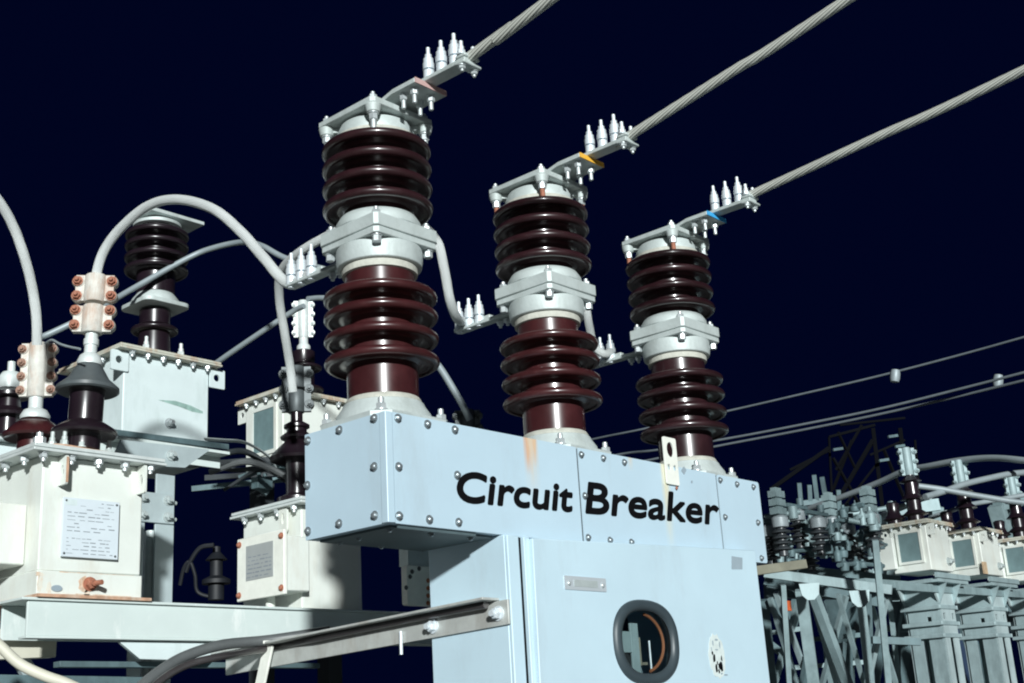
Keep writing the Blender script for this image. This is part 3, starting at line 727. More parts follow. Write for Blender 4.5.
# ---- transformer at the far left edge, mostly out of view
def transformer_edge():
    o = at(-28, 462, d=6.6); t = thing('current_transformer', 'pale transformer cut by the left edge, its short dark bushing capped in grey', 'transformer', o, 'current transformers of this bay')
    bm = bmesh.new(); bx(bm, -.2, .32, -.1, .5, -.35, .10); tk = obj('tank', bm, 'pale', t, bevel=.006)
    bm = bmesh.new(); bx(bm, -.26, .37, -.16, .55, .101, .12); obj('lid', bm, 'alu', t)
    bm = bmesh.new(); bx(bm, -.08, .08, .1, .26, -o.z, -.351); obj('leg', bm, 'galv', t)
    c = at(7, 440, d=6.6)-o; c.z = .1205
    bm = bmesh.new(); lathe(bm, [(.055, 0), (.055, .10), (.10, .10), (.105, .115), (.06, .15), (.055, .2), (.10, .205), (.10, .222), (.06, .25)], c, n=32); bs = obj('bushing', bm, 'porcd', t)
    bm = bmesh.new(); lathe(bm, [(.062, .2505), (.064, .31), (.045, .34), (.02, .345), (.02, .40)], c, n=24); obj('top_cap', bm, 'alu', bs)
transformer_edge()

# ---- transformer behind the breaker's left end (side terminal box)
def transformer_mid():
    o = Vector((1.05, 1.72, 2.19)); t = thing('current_transformer', 'cream transformer with square terminal box on its side, half hidden by the breaker housing', 'transformer', o, 'current transformers of this bay')
    bm = bmesh.new(); bx(bm, -.0, .36, .0, .44, .0, .475); obj('tank', bm, 'cream', t, bevel=.006)
    bm = bmesh.new(); bx(bm, -.05, .41, -.06, .48, .476, .488); bx(bm, -.045, .405, -.055, .475, .492, .506); bx(bm, -.035, .395, -.045, .465, .4882, .4918)
    lid = obj('lid', bm, 'alu', t, bevel=.002)
    for i in range(4): bolt('big', 'bolt', lid, (-.026, .02+i*.125, .476), (0, 0, -1), s=.8)
    # terminal box on the left face
    Y0, Y1, Zb, Zt = 1.632-o.y, 1.975-o.y, 2.245-o.z, 2.53-o.z
    bm = bmesh.new(); bx(bm, -.150, -.001, Y0+.03, Y1-.03, Zb+.02, Zt-.02); tbx = obj('terminal_box', bm, 'cream', t, bevel=.006)
    bm = bmesh.new(); bx(bm, -.170, -.1505, Y0, Y1, Zb, Zt); cv = obj('box_cover', bm, 'sticker', tbx, bevel=.004)
    for y in (Y0+.018, Y1-.018):
        for z in (Zb+.028, Zt-.028): bolt('panel', 'rust', cv, (-.170, y, z), (-1, 0, 0), s=1.)
    q0 = at(246, 551, x=o.x-.172)-o; q1 = at(273, 576, x=o.x-.172)-o
    bm = bmesh.new(); bx(bm, -.1725, -.1702, min(q0.y, q1.y), max(q0.y, q1.y), q1.z, q0.z+.02); cp = obj('nameplate', bm, 'plate2', tbx)
    bm = bmesh.new(); random.seed(8); ya, yb = min(q0.y, q1.y), max(q0.y, q1.y)
    for row in range(6):
        z = q1.z+.012+row*.018; y = ya+.01
        while y < yb-.02:
            l = random.uniform(.01, .04)
            if random.random() < .96: bx(bm, -.1732, -.1726, y, min(y+l, yb-.005), z, z+random.uniform(.003, .007))
            y += l+random.uniform(.005, .015)
    obj('print', bm, 'ink', cp)
    bm = bmesh.new(); cyl(bm, (-.10, .10, Zb-.06), (-.10, .10, Zb+.02), .022); obj('cable_gland', bm, 'cream', tbx)
    bm = bmesh.new(); sheet(bm, rrect(.07, .13, .36, .475, .02), [ell(.10, .425, .010, .028)], .012, (-.03, 0, 0), (0, 1, 0), (0, 0, 1)); obj('lifting_lug', bm, 'cream', t)
    # dark bushing with dark clamp
    c = at(297, 470, y=2.02)-o; c.z = .5065; k0 = at(297, 452, y=2.02).z-o.z-.5065
    bm = bmesh.new(); lathe(bm, [(.06, 0), (.06, .05), (.10, .05), (.10, .07), (.055, .09), (.055, k0-.04), (.058, k0-.02), (.128, k0-.045), (.135, k0-.03), (.11, k0+.0), (.06, k0+.05), (.055, k0+.055), (.078, k0+.065), (.082, k0+.075), (.05, k0+.10), (.05, k0+.115), (.064, k0+.122), (.064, k0+.135), (.03, k0+.155), (.03, k0+.21)], c, n=40)
    bs = obj('bushing', bm, 'porcd', t)
    clamp(bs, c+Vector((0, 0, k0+.20)), .042, .24, 3, 'clampd', 'clampd', split=True)
    return o+c+Vector((0, 0, k0+.40))
MB_ = transformer_mid()

# jumper from the second pole, looping behind the first pole to that bushing
e2 = Vector((1.073-.004, .69, TOP+.668))
pl = [at(463, 322, x=1.073), at(457, 318, d=5.2), at(450, 300, d=5.12), at(444, 268, d=5.1), at(436, 240, d=5.1), at(412, 219, d=5.15), at(375, 213, d=5.25), at(335, 232, d=5.4), at(300, 252, d=5.5), at(281, 272, d=5.62), at(279.5, 300, d=5.7), at(285, 335, d=5.75), at(290, 366, d=5.8), at(293, 392, d=5.8)]
cable('jumper_cable', pl, .0195, 'jump', 'thinner jumper looping behind the nearest pole and down into the dark clamp', 'cable', 'jumper cables')
pl = [at(612, 350, x=1.968), at(604, 354, d=5.9), at(594, 345, d=5.88), at(589, 325, d=5.86), at(584, 300, d=5.85), at(572, 284, d=5.86), at(555, 280, d=5.9), at(538, 300, d=6.0), at(534, 340, d=6.1), at(540, 400, d=6.2), at(545, 440, d=6.3)]
cable('jumper_cable', pl, .019, 'jump', 'jumper strap seen between the middle and far poles', 'cable', 'jumper cables')
pl = [at(405, 330, d=6.4), at(425, 350, d=6.4), at(440, 368, d=6.4), at(452, 387, d=6.4), at(462, 404, d=6.4), at(470, 420, d=6.4)]
cable('jumper_cable', pl, .018, 'bgcab', 'grey cable end emerging low behind the nearest pole above the housing', 'cable', 'jumper cables')
# dark bushing it lands on
o = at(470, 470, d=6.45); t = thing('bushing_post', 'dark bushing with cable clamp just behind the housing top, between nearest and middle poles', 'bushing', o)
k0 = at(469, 430, d=6.45).z-o.z
bm = bmesh.new(); lathe(bm, [(.05, -.3), (.05, k0-.12), (.10, k0-.12), (.10, k0-.10), (.05, k0-.06), (.035, k0)], n=28); bp = obj('insulator', bm, 'porcd', t)
clamp(t, (0, 0, k0-.01), .036, .13, 2, 'clampd', 'clampd')
bm = bmesh.new(); cyl(bm, (0, 0, -o.z), (0, 0, -.301), .06); obj('post', bm, 'galv', t)

# ---- second-row pale tank with tall ribbed bushing
def transformer_pale():
    o = Vector((.885, 3.0, 3.20)); t = thing('voltage_transformer', 'pale blue-white tank with one tall dark ribbed bushing and a green smear', 'transformer', o, 'transformers of the row behind')
    w = .54; h = .49
    bm = bmesh.new(); bx(bm, 0, w, 0, .55, 0, h); tank = obj('tank', bm, 'pale', t, bevel=.006)
    bm = bmesh.new(); bx(bm, -.06, w+.05, -.06, .60, h+.001, h+.012); bx(bm, -.055, w+.045, -.055, .59, h+.015, h+.028); bx(bm, -.04, w+.03, -.04, .58, h+.0122, h+.0148)
    lid = obj('lid', bm, 'rustlid', t, bevel=.002)
    for i in range(6): bolt('big', 'bolt', lid, (.03+i*.096, -.03, h+.001), (0, 0, -1), s=.8)
    for i in range(4): bolt('big', 'bolt', lid, (-.03, .04+i*.13, h+.001), (0, 0, -1), s=.8)
    for i, x in enumerate((.12, .34)): bolt('nutup', 'alu', lid, (x, -.02, h+.028), s=1.2)
    for x0, x1 in ((-.085, .02), (w-.0, w+.10)):
        bm = bmesh.new(); sheet(bm, rrect(x0, x1, h-.115, h-.004, .008), [ell((x0+x1)/2-.005, h-.055, .021, .021, 16)], .012, (0, -.001, 0), (1, 0, 0), (0, 0, 1))
        obj('lifting_lug', bm, 'pale', t)
    q = at(170, 423, y=2.99)-o; bolt('big', 'bolt', tank, (q.x, 0, q.z), (0, -1, 0), 'plug', 1.1)
    bm = bmesh.new(); q = at(184, 406, y=2.99)-o; random.seed(4)
    pts = [(q.x-.16, q.z+.012), (q.x-.05, q.z+.024), (q.x+.05, q.z+.012), (q.x+.13, q.z-.01), (q.x+.13, q.z-.022), (q.x+.06, q.z-.022), (q.x-.02, q.z-.006)]
    prism(bm, pts[::-1], (0, -.0006, 0), (1, 0, 0), (0, 0, 1), .0004); obj('smear', bm, mat('green_smear', (.28, .42, .38), .6, var=.35, vscale=20), tank)
    bm = bmesh.new(); bx(bm, -.03, w+.06, -.02, .57, -.05, -.0305); bx(bm, -.03, .005, -.02, .57, -.03, -.001); bx(bm, w-.02, w+.03, -.02, .57, -.03, -.001); obj('mounting_rail', bm, 'beam', t, bevel=.002)
    # ribbed bushing standing on the lid
    c = at(154, 352, y=3.28); c = Vector((c.x-o.x, .28, h+.0285))
    zz = lambda y: at(154, y, y=3.28).z-o.z-(h+.0285)
    z_f = zz(303); z_t = zz(228)
    P = [(.10, 0), (.10, .03)]+shed_prof(zz(331), .135, .088, .014)+[(.088, z_f-.05)]
    bm = bmesh.new(); lathe(bm, P, c, n=48); lowb = obj('lower_insulator', bm, 'porcd', t)
    bm = bmesh.new(); lathe(bm, [(.14, z_f-.014), (.135, z_f+.01), (.105, z_f+.05)], c, n=40); obj('middle_flange', bm, 'cast', t, bevel=.003)
    bm = bmesh.new(); prism(bm, rrect(-.15, .15, -.15, .15, .05), c+Vector((0, 0, z_f-.04)), (1, 0, 0), (0, 1, 0), .025); obj('flange_plate', bm, 'cast', t, bevel=.003)
    P = [(.11, z_f+.0505), (.11, zz(272)-.05)]
    for y in (271, 259, 247, 236): P += shed_prof(zz(y), .185, .112, .016)
    P += [(.11, z_t)]
    bm = bmesh.new(); lathe(bm, P, c, n=56); obj('upper_insulator', bm, 'porcd', t)
    bm = bmesh.new(); lathe(bm, [(.12, z_t+.0005), (.14, z_t+.002), (.14, z_t+.02), (.10, z_t+.04), (.06, z_t+.045)], c, n=40); obj('cap', bm, 'cast', t)
    bm = bmesh.new(); bx(bm, c.x-.12, c.x+.24, c.y-.13, c.y+.07, c.z+z_t+.046, c.z+z_t+.068); obj('top_plate', bm, 'cast', t, bevel=.003)
    return o
transformer_pale()

# ---- third tank with grey side panel and its bushing
def transformer_side(o, label, group, s=1., far=False, second=False, nm='transformer'):
    t = thing('current_transformer', label, nm, o, group)
    w, dp, h = .50*s, .38*s, .44*s
    bm = bmesh.new(); bx(bm, 0, w, 0, dp, 0, h); tank = obj('tank', bm, 'cream', t, bevel=.006)
    bm = bmesh.new(); bx(bm, -.05*s, w+.05*s, -.05*s, dp+.05*s, h+.001, h+.012); bx(bm, -.045*s, w+.045*s, -.045*s, dp+.045*s, h+.0145, h+.028); bx(bm, -.035*s, w+.035*s, -.035*s, dp+.035*s, h+.0122, h+.0143)
    lid = obj('lid', bm, 'rustlid', t)
    for i in range(4): bolt('big', 'bolt', lid, ((.06+i*.125)*s, -.025*s, h+.001), (0, 0, -1), s=.8*s)
    for i in range(4): bolt('big', 'bolt', lid, (-.025*s, (.04+i*.10)*s, h+.001), (0, 0, -1), s=.8*s)
    bm = bmesh.new(); bx(bm, -.006, -.0005, .08*s, dp-.09*s, .10*s, h-.07*s); sp = obj('side_panel', bm, 'panel', t)
    bm = bmesh.new(); y0, y1, z0, z1 = .055*s, dp-.065*s, .075*s, h-.045*s
    sheet(bm, [(y0, z0), (y1, z0), (y1, z1), (y0, z1)], [[(.08*s, .10*s), (dp-.09*s, .10*s), (dp-.09*s, h-.07*s), (.08*s, h-.07*s)]], .010, (-.0105, 0, 0), (0, 1, 0), (0, 0, 1)); obj('panel_frame', bm, 'cream', sp)
    bm = bmesh.new(); sheet(bm, rrect(-.08*s, -.001, h-.11*s, h-.004, .006), [ell(-.04*s, h-.055*s, .018*s, .018*s)], .012, (.004, 0, 0), (0, 1, 0), (0, 0, 1)) ; obj('lifting_lug', bm, 'cream', t)
    bm = bmesh.new(); sheet(bm, rrect(dp+.001, dp+.09*s, h-.11*s, h-.004, .006), [ell(dp+.045*s, h-.055*s, .018*s, .018*s)], .012, (.004, 0, 0), (0, 1, 0), (0, 0, 1)); obj('lifting_lug', bm, 'cream', t)
    bolt('big', 'galv', tank, (w*.8, 0, .10*s), (0, -1, 0), 'plug', 1.1)
    return t, w, dp, h
q = at(283, 462, y=3.3)
t3, w3, d3, h3 = transformer_side(Vector((q.x, 3.3, q.z)), 'cream tank with a grey side panel, between pale tank and nearest pole', 'transformers of the row behind')
c = Vector((.30, .16, h3+.0285)); kz = at(308, 352, y=3.46).z-q.z-h3-.0285
bm = bmesh.new(); P = [(.07, 0), (.07, kz-.30)]+shed_prof(kz-.27, .13, .07, .012)+shed_prof(kz-.12, .12, .07, .012)+[(.075, kz-.07), (.075, kz-.01), (.06, kz)]
lathe(bm, P, c, n=40); b3 = obj('bushing', bm, 'porcd', t3)
bm = bmesh.new(); lathe(bm, [(.045, kz+.0005), (.045, kz+.03), (.03, kz+.05), (.03, kz+.1)], c, n=20); obj('top_cap', bm, 'alu', b3)
clamp(b3, c+Vector((0, 0, kz+.09)), .035, .26, 4, 'alu', 'alu')
kt = Vector((q.x, 3.3, q.z))+c+Vector((0, 0, kz+.30))
# thin far cables on the left
cable('far_cable', [at(38, 338, d=6.8), at(51, 333, d=6.8), at(90, 314, d=6.9), at(134, 288, d=7.2), at(188, 258, d=7.4), at(215, 247.5, d=7.4), at(244, 242, d=7.3), at(262, 246, d=7.1), at(285, 258, d=7.), at(320, 268, d=6.9), at(370, 280, d=6.8)], .0165, 'bgcab', 'thin grey cable rising behind the tall dark bushing and passing under the big jumper', 'cable', 'thin cables behind')
cable('far_cable', [at(205, 372, d=8.0), at(222, 359, d=7.9), at(260, 333, d=7.8), at(292, 312, d=7.75), at(304, 306, d=7.7)], .017, 'bgcab', 'thin grey cable rising from the pale tank to the white stacked clamp', 'cable', 'thin cables behind')
cable('far_cable', [at(308, 299, d=7.7), at(322, 298, d=7.8), at(345, 300, d=7.9)], .017, 'bgcab', 'short grey cable from the white stacked clamp to behind the nearest pole', 'cable', 'thin cables behind')
cable('earth_wire', [at(46, 343, d=5.4), at(52, 340, d=5.3), at(60, 344, d=5.2), at(70, 347, d=5.15), at(80, 349, d=5.1)], .005, 'bgcab', 'thin wire linking the two bushing caps of the near transformer', 'wire')

# ---- steelwork on the left
bm = bmesh.new(); x0 = -.318
bx(bm, x0, 2.6, 1.60, 1.612, 2.045, 2.172); bx(bm, x0-.03, 2.6, 1.585, 1.80, 2.1722, 2.1822); bx(bm, x0-.0, 2.6, 1.597, 1.66, 2.036, 2.0448); bx(bm, x0, 2.6, 1.788, 1.80, 2.045, 2.172)
tag(obj('steel_beam', bm, 'beam', bevel=.002), 'long pale painted steel beam carrying the near transformer, running behind the cabinet', 'beam')
def angle_beam(name, pts, label, m, w=.07, cat='beam', group=None):
    bm = bmesh.new()
    for a, b in zip(pts, pts[1:]): bar(bm, a, b, .012, w); bar(bm, Vector(a)+Vector((0, 0, w/2+.007)), Vector(b)+Vector((0, 0, w/2+.007)), w, .012)
    return tag(obj(name, bm, m), label, cat, group)
# post carrying the pale tank: two channels and gusset
t = thing('steel_post', 'pale double steel post with bolted joint plate behind the near transformer, under the pale tank', 'post', (.62, 2.25, 0))
for px0, px1 in ((133, 145.5), (156, 174.5)):
    a = at(px0, 500, y=2.25).x-.62; b = at(px1, 500, y=2.25).x-.62
    bm = bmesh.new(); bx(bm, a, b, 0, .012, 0, 2.86); bx(bm, b-.010, b, .0122, .09, 0, 2.86); obj('channel', bm, 'galv2', t, bevel=.002)
bm = bmesh.new(); a = at(152, 540, y=2.3).x-.60; cyl(bm, (a-.02, .06, 0), (a-.02, .06, 2.6), .028); obj('pipe', bm, 'galv', t)
a = at(136, 492, y=2.235).x-.62; b = at(175, 492, y=2.235).x-.62; z1 = at(150, 492, y=2.235).z; z0 = at(150, 522, y=2.235).z
bm = bmesh.new(); bx(bm, a, b, -.012, -.0005, z0, z1); gp = obj('joint_plate', bm, 'galv2', t, bevel=.002)
for fx in (.18, .82):
    for fz in (.22, .78): bolt('big', 'galv', gp, (a+(b-a)*fx, -.012, z0+(z1-z0)*fz), (0, -1, 0), s=.9)
for fz in (.22, .78): bolt('big', 'galv', gp, (b, .03, z0+(z1-z0)*fz), (1, 0, 0), s=.9)
bm = bmesh.new(); y = 2.22
P = [at(120, 440, y=y), at(209, 450, y=y), at(184, 468, y=y), at(150, 466, y=y), at(110, 462, y=y)]
prism(bm, [(p.x-.62, p.z) for p in P][::-1], (0, -.03, 0), (1, 0, 0), (0, 0, 1), .01); br = obj('bracket_plate', bm, 'galv2', t)
q = at(172, 455, y=2.2); bolt('big', 'galv', br, (q.x-.62, -.04, q.z), (0, -1, 0), s=1.)
# cross beams under the pale tank
a = at(100, 437, y=2.55); b = at(224, 455, y=2.55)
bm = bmesh.new(); bar(bm, a, b, .10, .014); bar(bm, a+Vector((0, .04, -.035)), b+Vector((0, .04, -.035)), .012, .06)
tag(obj('cross_beam', bm, 'beam'), 'short pale angle beam directly under the pale tank', 'beam')
bm = bmesh.new(); a = at(96, 430, y=2.95); b = at(228, 447, y=2.95); bar(bm, a, b, .016, .03); bar(bm, a+Vector((0, .4, .0)), b+Vector((0, .4, 0)), .016, .03)
tag(obj('cross_beam', bm, 'dsteel'), 'thin dark rail just below the pale tank', 'beam')
# curved flat strap from pale tank to the third tank
bm = bmesh.new(); tube(bm, [at(205, 439, d=6.7), at(225, 440.5, d=6.7), at(243, 442, d=6.7), at(258, 449, d=6.7), at(270, 458, d=6.7), at(276, 468, d=6.7)], .034, n=12, k=6, flat=.18)
tag(obj('earth_strap', bm, 'galv'), 'curved flat metal strap running from the pale tank to the tank with grey panel', 'strap')
for i, (p0, p1, lab, m) in enumerate((((188, 465), (262, 460), 'thin dark frame rail, upper of those crossing below the curved strap', 'lattice2'),
                         ((192, 489), (268, 481), 'lowest dark frame rail below the curved strap', 'dsteel'),
                         ((205, 478), (300, 472), 'dark frame rail behind the dark bushing', 'lattice2'))):
    a = at(*p0, d=7.2); b = at(*p1, d=7.2); b = b+(b-a)*.6; bm = bmesh.new(); bar(bm, a, b, .02, .03)
    tag(obj('frame_rail', bm, m), lab, 'beam')
# frame carrying the third tank
a = at(240, 478, d=7.0); b = at(300, 455, d=7.0); bm = bmesh.new(); bar(bm, a, b, .05, .02); bar(bm, at(252, 482, d=6.9), at(268, 494, d=6.9), .05, .03)
tag(obj('support_bracket', bm, 'dsteel'), 'pale bracket under the tank with grey panel', 'bracket')
for px, dd, lab in ((262, 7.4, 'dim steel leg under the tank with grey panel'), (327, 7.6, 'dim steel leg hidden mostly behind the housing')):
    p = at(px, 478, d=dd); bm = bmesh.new(); bx(bm, p.x-.05, p.x+.05, p.y-.05, p.y+.05, 0, p.z)
    tag(obj('steel_post', bm, 'lattice2'), lab, 'post')

random.seed(12)
for k, (a, c_, b, d) in enumerate((((206, 463), (240, 470), (292, 458), 6.8), ((210, 472), (250, 462), (296, 481), 6.7), ((214, 456), (246, 452), (280, 476), 6.9), ((224, 490), (262, 470), (298, 490), 7.0))):
    cable('control_cable', [at(*a, d=d), at(*c_, d=d-.05), at(*b, d=d-.1)], random.choice((.010, .013, .017)), random.choice(('hoseg', 'lattice2', 'hoseg2')), 'dim control cable in the tangle between the pale tank and the dark bushing', 'cable', 'dim control cables', n=8)
for px, py, d in ((262, 484, 6.85), (284, 464, 6.8)):
    p = at(px, py, d=d); bm = bmesh.new(); bx(bm, -.05, .05, -.03, .03, -.03, .035); cyl(bm, (-.02, 0, .0355), (-.02, 0, .06), .012, 10); cyl(bm, (.02, 0, .0355), (.02, 0, .06), .012, 10)
    tag(obj('cable_bracket', bm, 'dsteel', loc=p, bevel=.004), 'small dim clamp block in the cable tangle below the curved strap', 'bracket', 'dim clamp blocks')
# angle brace from the cabinet's side to the transformer steelwork
t = thing('angle_brace', 'long bolted angle brace running back from the cabinet side', 'brace', (CX0, -.015, 2.0))
q0 = at(508, 599, x=CX0-.01); q1 = at(226, 655, x=CX0-.01); q2 = at(150, 684, x=CX0-.01)
qb0 = at(509, 624, x=CX0-.01)
o = Vector((CX0, -.015, 2.0)); hh = q0.z-qb0.z
e = q0+(q1-q0)*1.0; 
bm = bmesh.new()
def quadbar(y0, z0, y1, z1, x0, x1, h):
    vs = [bm.verts.new(p) for p in ((x0, y0, z0-h), (x1, y0, z0-h), (x1, y0, z0), (x0, y0, z0), (x0, y1, z1-h), (x1, y1, z1-h), (x1, y1, z1), (x0, y1, z1))]
    for f in ((0, 1, 2, 3), (7, 6, 5, 4), (0, 4, 5, 1), (1, 5, 6, 2), (2, 6, 7, 3), (3, 7, 4, 0)): bm.faces.new([vs[i] for i in f])
quadbar(q0.y-o.y, q0.z-o.z, e.y-o.y, e.z-o.z, -.012, -.002, hh)
quadbar(q0.y+.045-o.y, q0.z-o.z+.009, e.y-o.y, e.z-o.z+.009, -.085, -.002, .0088)
ang = obj('angle', bm, 'brace', t, bevel=.002)
for px, py in ((498, 613.5), (433, 626.5)):
    q = at(px, py, x=CX0-.014)-o; bolt('big', 'stud', ang, (-.012, q.y, q.z), (-1, 0, 0), s=.95)
bm = bmesh.new(); q = at(403, 640, x=CX0-.01)-o; cyl(bm, (-.02, q.y, q.z-.05), (-.02, q.y, q.z+.03), .006); obj('tie_wire', bm, 'stud', t)
# hanging strap at the brace's far end
a = at(269, 644, x=CX0-.05); b = at(257, 700, x=CX0-.05); bm = bmesh.new(); bar(bm, a, b, .010, .055, up=(0, 1, 0)); bar(bm, a+Vector((-.02, -.03, .005)), a+Vector((.03, .03, .005)), .05, .012)
t_ = tag(obj('hanging_strap', bm, 'sticker', bevel=.002), 'short pale metal strap hanging from the brace', 'strap')
# grey hoses and cream hose
hx = CX0-.035
cable('hose', [at(486, 604.5, x=hx), at(440, 613, x=hx), at(380, 625, x=hx), at(320, 637.5, x=hx), at(270, 648, x=hx), at(225, 656, d=4.6), at(190, 664, d=4.5), at(160, 681, d=4.4), at(125, 716, d=4.3)], .0135, 'hoseg', 'dark hose lying along the brace and curving down at its far end', 'hose', 'dark hoses along the brace')
cable('hose', [at(330, 631, d=4.95), at(270, 640, d=4.9), at(222, 645, d=4.8), at(186, 656, d=4.7), at(160, 671, d=4.6), at(136, 692, d=4.5), at(110, 730, d=4.4)], .020, 'hoseg2', 'greyer hose above the dark one, emerging under the beam', 'hose', 'dark hoses along the brace')
cable('hose', [at(-20, 628, d=4.2), at(0, 646, d=4.2), at(20, 664, d=4.2), at(45, 676, d=4.2), at(70, 685, d=4.2), at(110, 705, d=4.2)], .018, 'hose', 'cream hose curving through the bottom left corner', 'hose')
# low steelwork under the near transformer
def slab(name, pts, y, t_, m, label, cat):
    P = [at(*p, y=y) for p in pts]; bm = bmesh.new()
    A = [bm.verts.new(p) for p in P]; B = [bm.verts.new(p+Vector((0, t_, 0))) for p in P]
    bm.faces.new(A); bm.faces.new(B[::-1])
    for i in range(len(P)): j = (i+1) % len(P); bm.faces.new((A[i], B[i], B[j], A[j]))
    return tag(obj(name, bm, m, bevel=.002), label, cat)
slab('support_channel', [(-40, 626), (24, 631), (57, 640), (56, 657), (-40, 661)], 1.85, .06, 'hose', 'dull beige channel below the beam\'s left end', 'beam')
slab('support_plate', [(120, 642), (222, 643), (205, 661), (140, 659)], 1.625, .02, 'pale', 'pale plate glimpsed under the beam\'s middle', 'plate')
slab('support_channel', [(-30, 674), (150, 677), (150, 700), (-30, 700)], 1.75, .05, 'dsteel', 'dim lower channel along the bottom left edge', 'beam')
slab('support_channel', [(60, 661), (320, 663), (320, 668), (60, 667)], 1.70, .05, 'dsteel', 'narrow grey channel below the beam', 'beam')
slab('support_brace', [(10, 655), (28, 655), (60, 700), (40, 700)], 1.95, .03, 'galv2', 'pale slanting brace in the bottom left corner', 'brace')
slab('support_plate', [(-30, 596), (32, 588), (36, 598), (-30, 618)], 2.5, .03, 'dsteel', 'dark bracket left of the beam\'s end', 'bracket')
slab('frame_rail', [(-20, 606), (26, 614), (20, 622), (-20, 618)], 2.3, .03, 'board', 'beige rail stub at the left edge beside the beam end', 'beam')

# far dim bushing seen in the gap under the pale tank
t = thing('far_bushing', 'faint far bushing with a drooping lead, seen in the dark gap beside the post', 'bushing', at(216, 600, d=16))
k = at(205, 545, d=16).z-t.location.z
bm = bmesh.new(); lathe(bm, [(.10, 0), (.10, .2), (.18, .2), (.18, .25), (.08, .3), (.08, .5), (.14, .5), (.05, .6), (.05, k)], n=16); obj('insulator', bm, 'dimmer', t)
bm = bmesh.new(); tube(bm, [at(*p, d=16)-t.location for p in ((214, 545), (200, 548), (190, 562), (186, 572))], .03, n=8); tube(bm, [at(*p, d=16)-t.location for p in ((180, 585), (184, 568), (190, 562), (195, 575), (198, 592), (216, 598))], .025, n=8); obj('lead', bm, 'dimmer', t)

# ================================================================== RIGHT BACKGROUND YARD
# row of transformers on columns
FY = .75
def tri(px, py): return at(px, py, y=FY)
corner = [(932, 569.5), (985, 574), (1037, 579)]
RL = ['far cream transformer on a steel column, nearest to the cabinet, rusty lid', 'far cream transformer on a steel column with an orange-stained corner, second from the cabinet', 'far cream transformer cut off by the right edge']
GR = 'transformers on columns in the next bay'
tops = []
for i, (px, py) in enumerate(corner):
    p = tri(px, py); s = .68
    t, w_, d_, h_ = transformer_side(p, RL[i], GR, s=.70)
    # dark bushing with two-part clamp
    c = Vector((w_*.40, d_*.45, h_+.0285))
    bm = bmesh.new(); lathe(bm, [(.055, 0), (.055, .05), (.09, .06), (.05, .09), (.05, .16), (.085, .165), (.05, .20), (.045, .28), (.075, .29), (.03, .33), (.025, .40)], c, n=24); bs = obj('bushing', bm, 'porcd', t)
    clamp(bs, c+Vector((0, 0, .33)), .03, .20, 3, 'msteel2', 'msteel2')
    bm = bmesh.new(); lathe(bm, [(.05, 0), (.05, .03), (.08, .04), (.05, .07), (.04, .1), (.045, .15), (.03, .16)], Vector((w_*.25, d_*.95, h_+.0285)), n=20); obj('bushing', bm, 'porcd', t)
    bm = bmesh.new(); bx(bm, -.05, -.012, d_*.86, d_+.10, .03, h_*.78); obj('terminal_box', bm, 'cream', t, bevel=.004)
    if i == 1:
        bm = bmesh.new(); bx(bm, -.03, .03, -.012, -.0005, .0, .085); obj('stained_corner', bm, mat('orange_stain', (.58, .42, .27), .7, var=.3, vscale=20, dirt=(.5, .28, .13), dscale=14, damt=.8), t)
    tops.append(p+c+Vector((0, 0, .45)))
    # column
    cx = p.x+w_*.45; cy = p.y+d_*.5
    col = thing('steel_column', ('pale flanged steel column under the far transformer with the rusty lid', 'pale flanged steel column under the orange-stained far transformer', 'steel column at the right edge under the cut-off transformer')[i], 'column', (cx, cy, 0), 'columns of the next bay')
    zt = p.z-.03
    for yy in (-.12, .12):
        bm = bmesh.new(); sheet(bm, [(-.105, 0), (.105, 0), (.105, zt-.20), (.20, zt-.06), (-.20, zt-.06), (-.105, zt-.20)], [[(-.032, .3), (.032, .3), (.032, zt-.40), (-.032, zt-.40)], [(-.085, zt-.29), (-.05, zt-.29), (-.05, zt-.25), (-.085, zt-.25)], [(.05, zt-.29), (.085, zt-.29), (.085, zt-.25), (.05, zt-.25)]], .012, (0, yy, 0), (1, 0, 0), (0, 0, 1)); obj('web_plate', bm, 'msteel_lit', col)  # lighter copy of the side steel: stronger front light put into the colour
    for xx in (-.117, .1055):
        bm = bmesh.new(); sheet(bm, [(-.12, 0), (.10, 0), (.10, zt-.22), (.18, zt-.06), (-.20, zt-.06), (-.12, zt-.22)], [[(-.022, .3), (.022, .3), (.022, zt-.40), (-.022, zt-.40)], [(-.06, zt-.31), (-.03, zt-.31), (-.03, zt-.27), (-.06, zt-.27)]], .010, (xx, 0, 0), (0, 1, 0), (0, 0, 1)); obj('web_plate', bm, 'msteel2', col)
    for z_ in (.30, .95, zt-.41, zt-.33, zt-.225):
        bm = bmesh.new()
        bx(bm, -.128, .128, -.140, -.1215, z_, z_+.028); bx(bm, -.146, -.1285, -.14, .14, z_+.0, z_+.028); bx(bm, .1285, .146, -.14, .14, z_, z_+.028); obj('tie_plate', bm, 'msteel2', col, bevel=.004)
    bm = bmesh.new(); bx(bm, -.24, .24, -.20, .20, zt-.059, zt-.035); bx(bm, -.26, .26, -.21, -.19, zt-.034, zt+.0); obj('head_plate', bm, 'msteel2', col)
bm = bmesh.new(); a = tri(896, 578)+Vector((0, .25, 0)); b = tri(1060, 590)+Vector((.4, .25, 0)); bar(bm, a, b, .08, .05); bar(bm, a+Vector((0, -.25, -.05)), b+Vector((0, -.25, -.05)), .02, .05)
tag(obj('steel_beam', bm, 'msteel'), 'far horizontal steel beam linking the column heads on the right', 'beam')
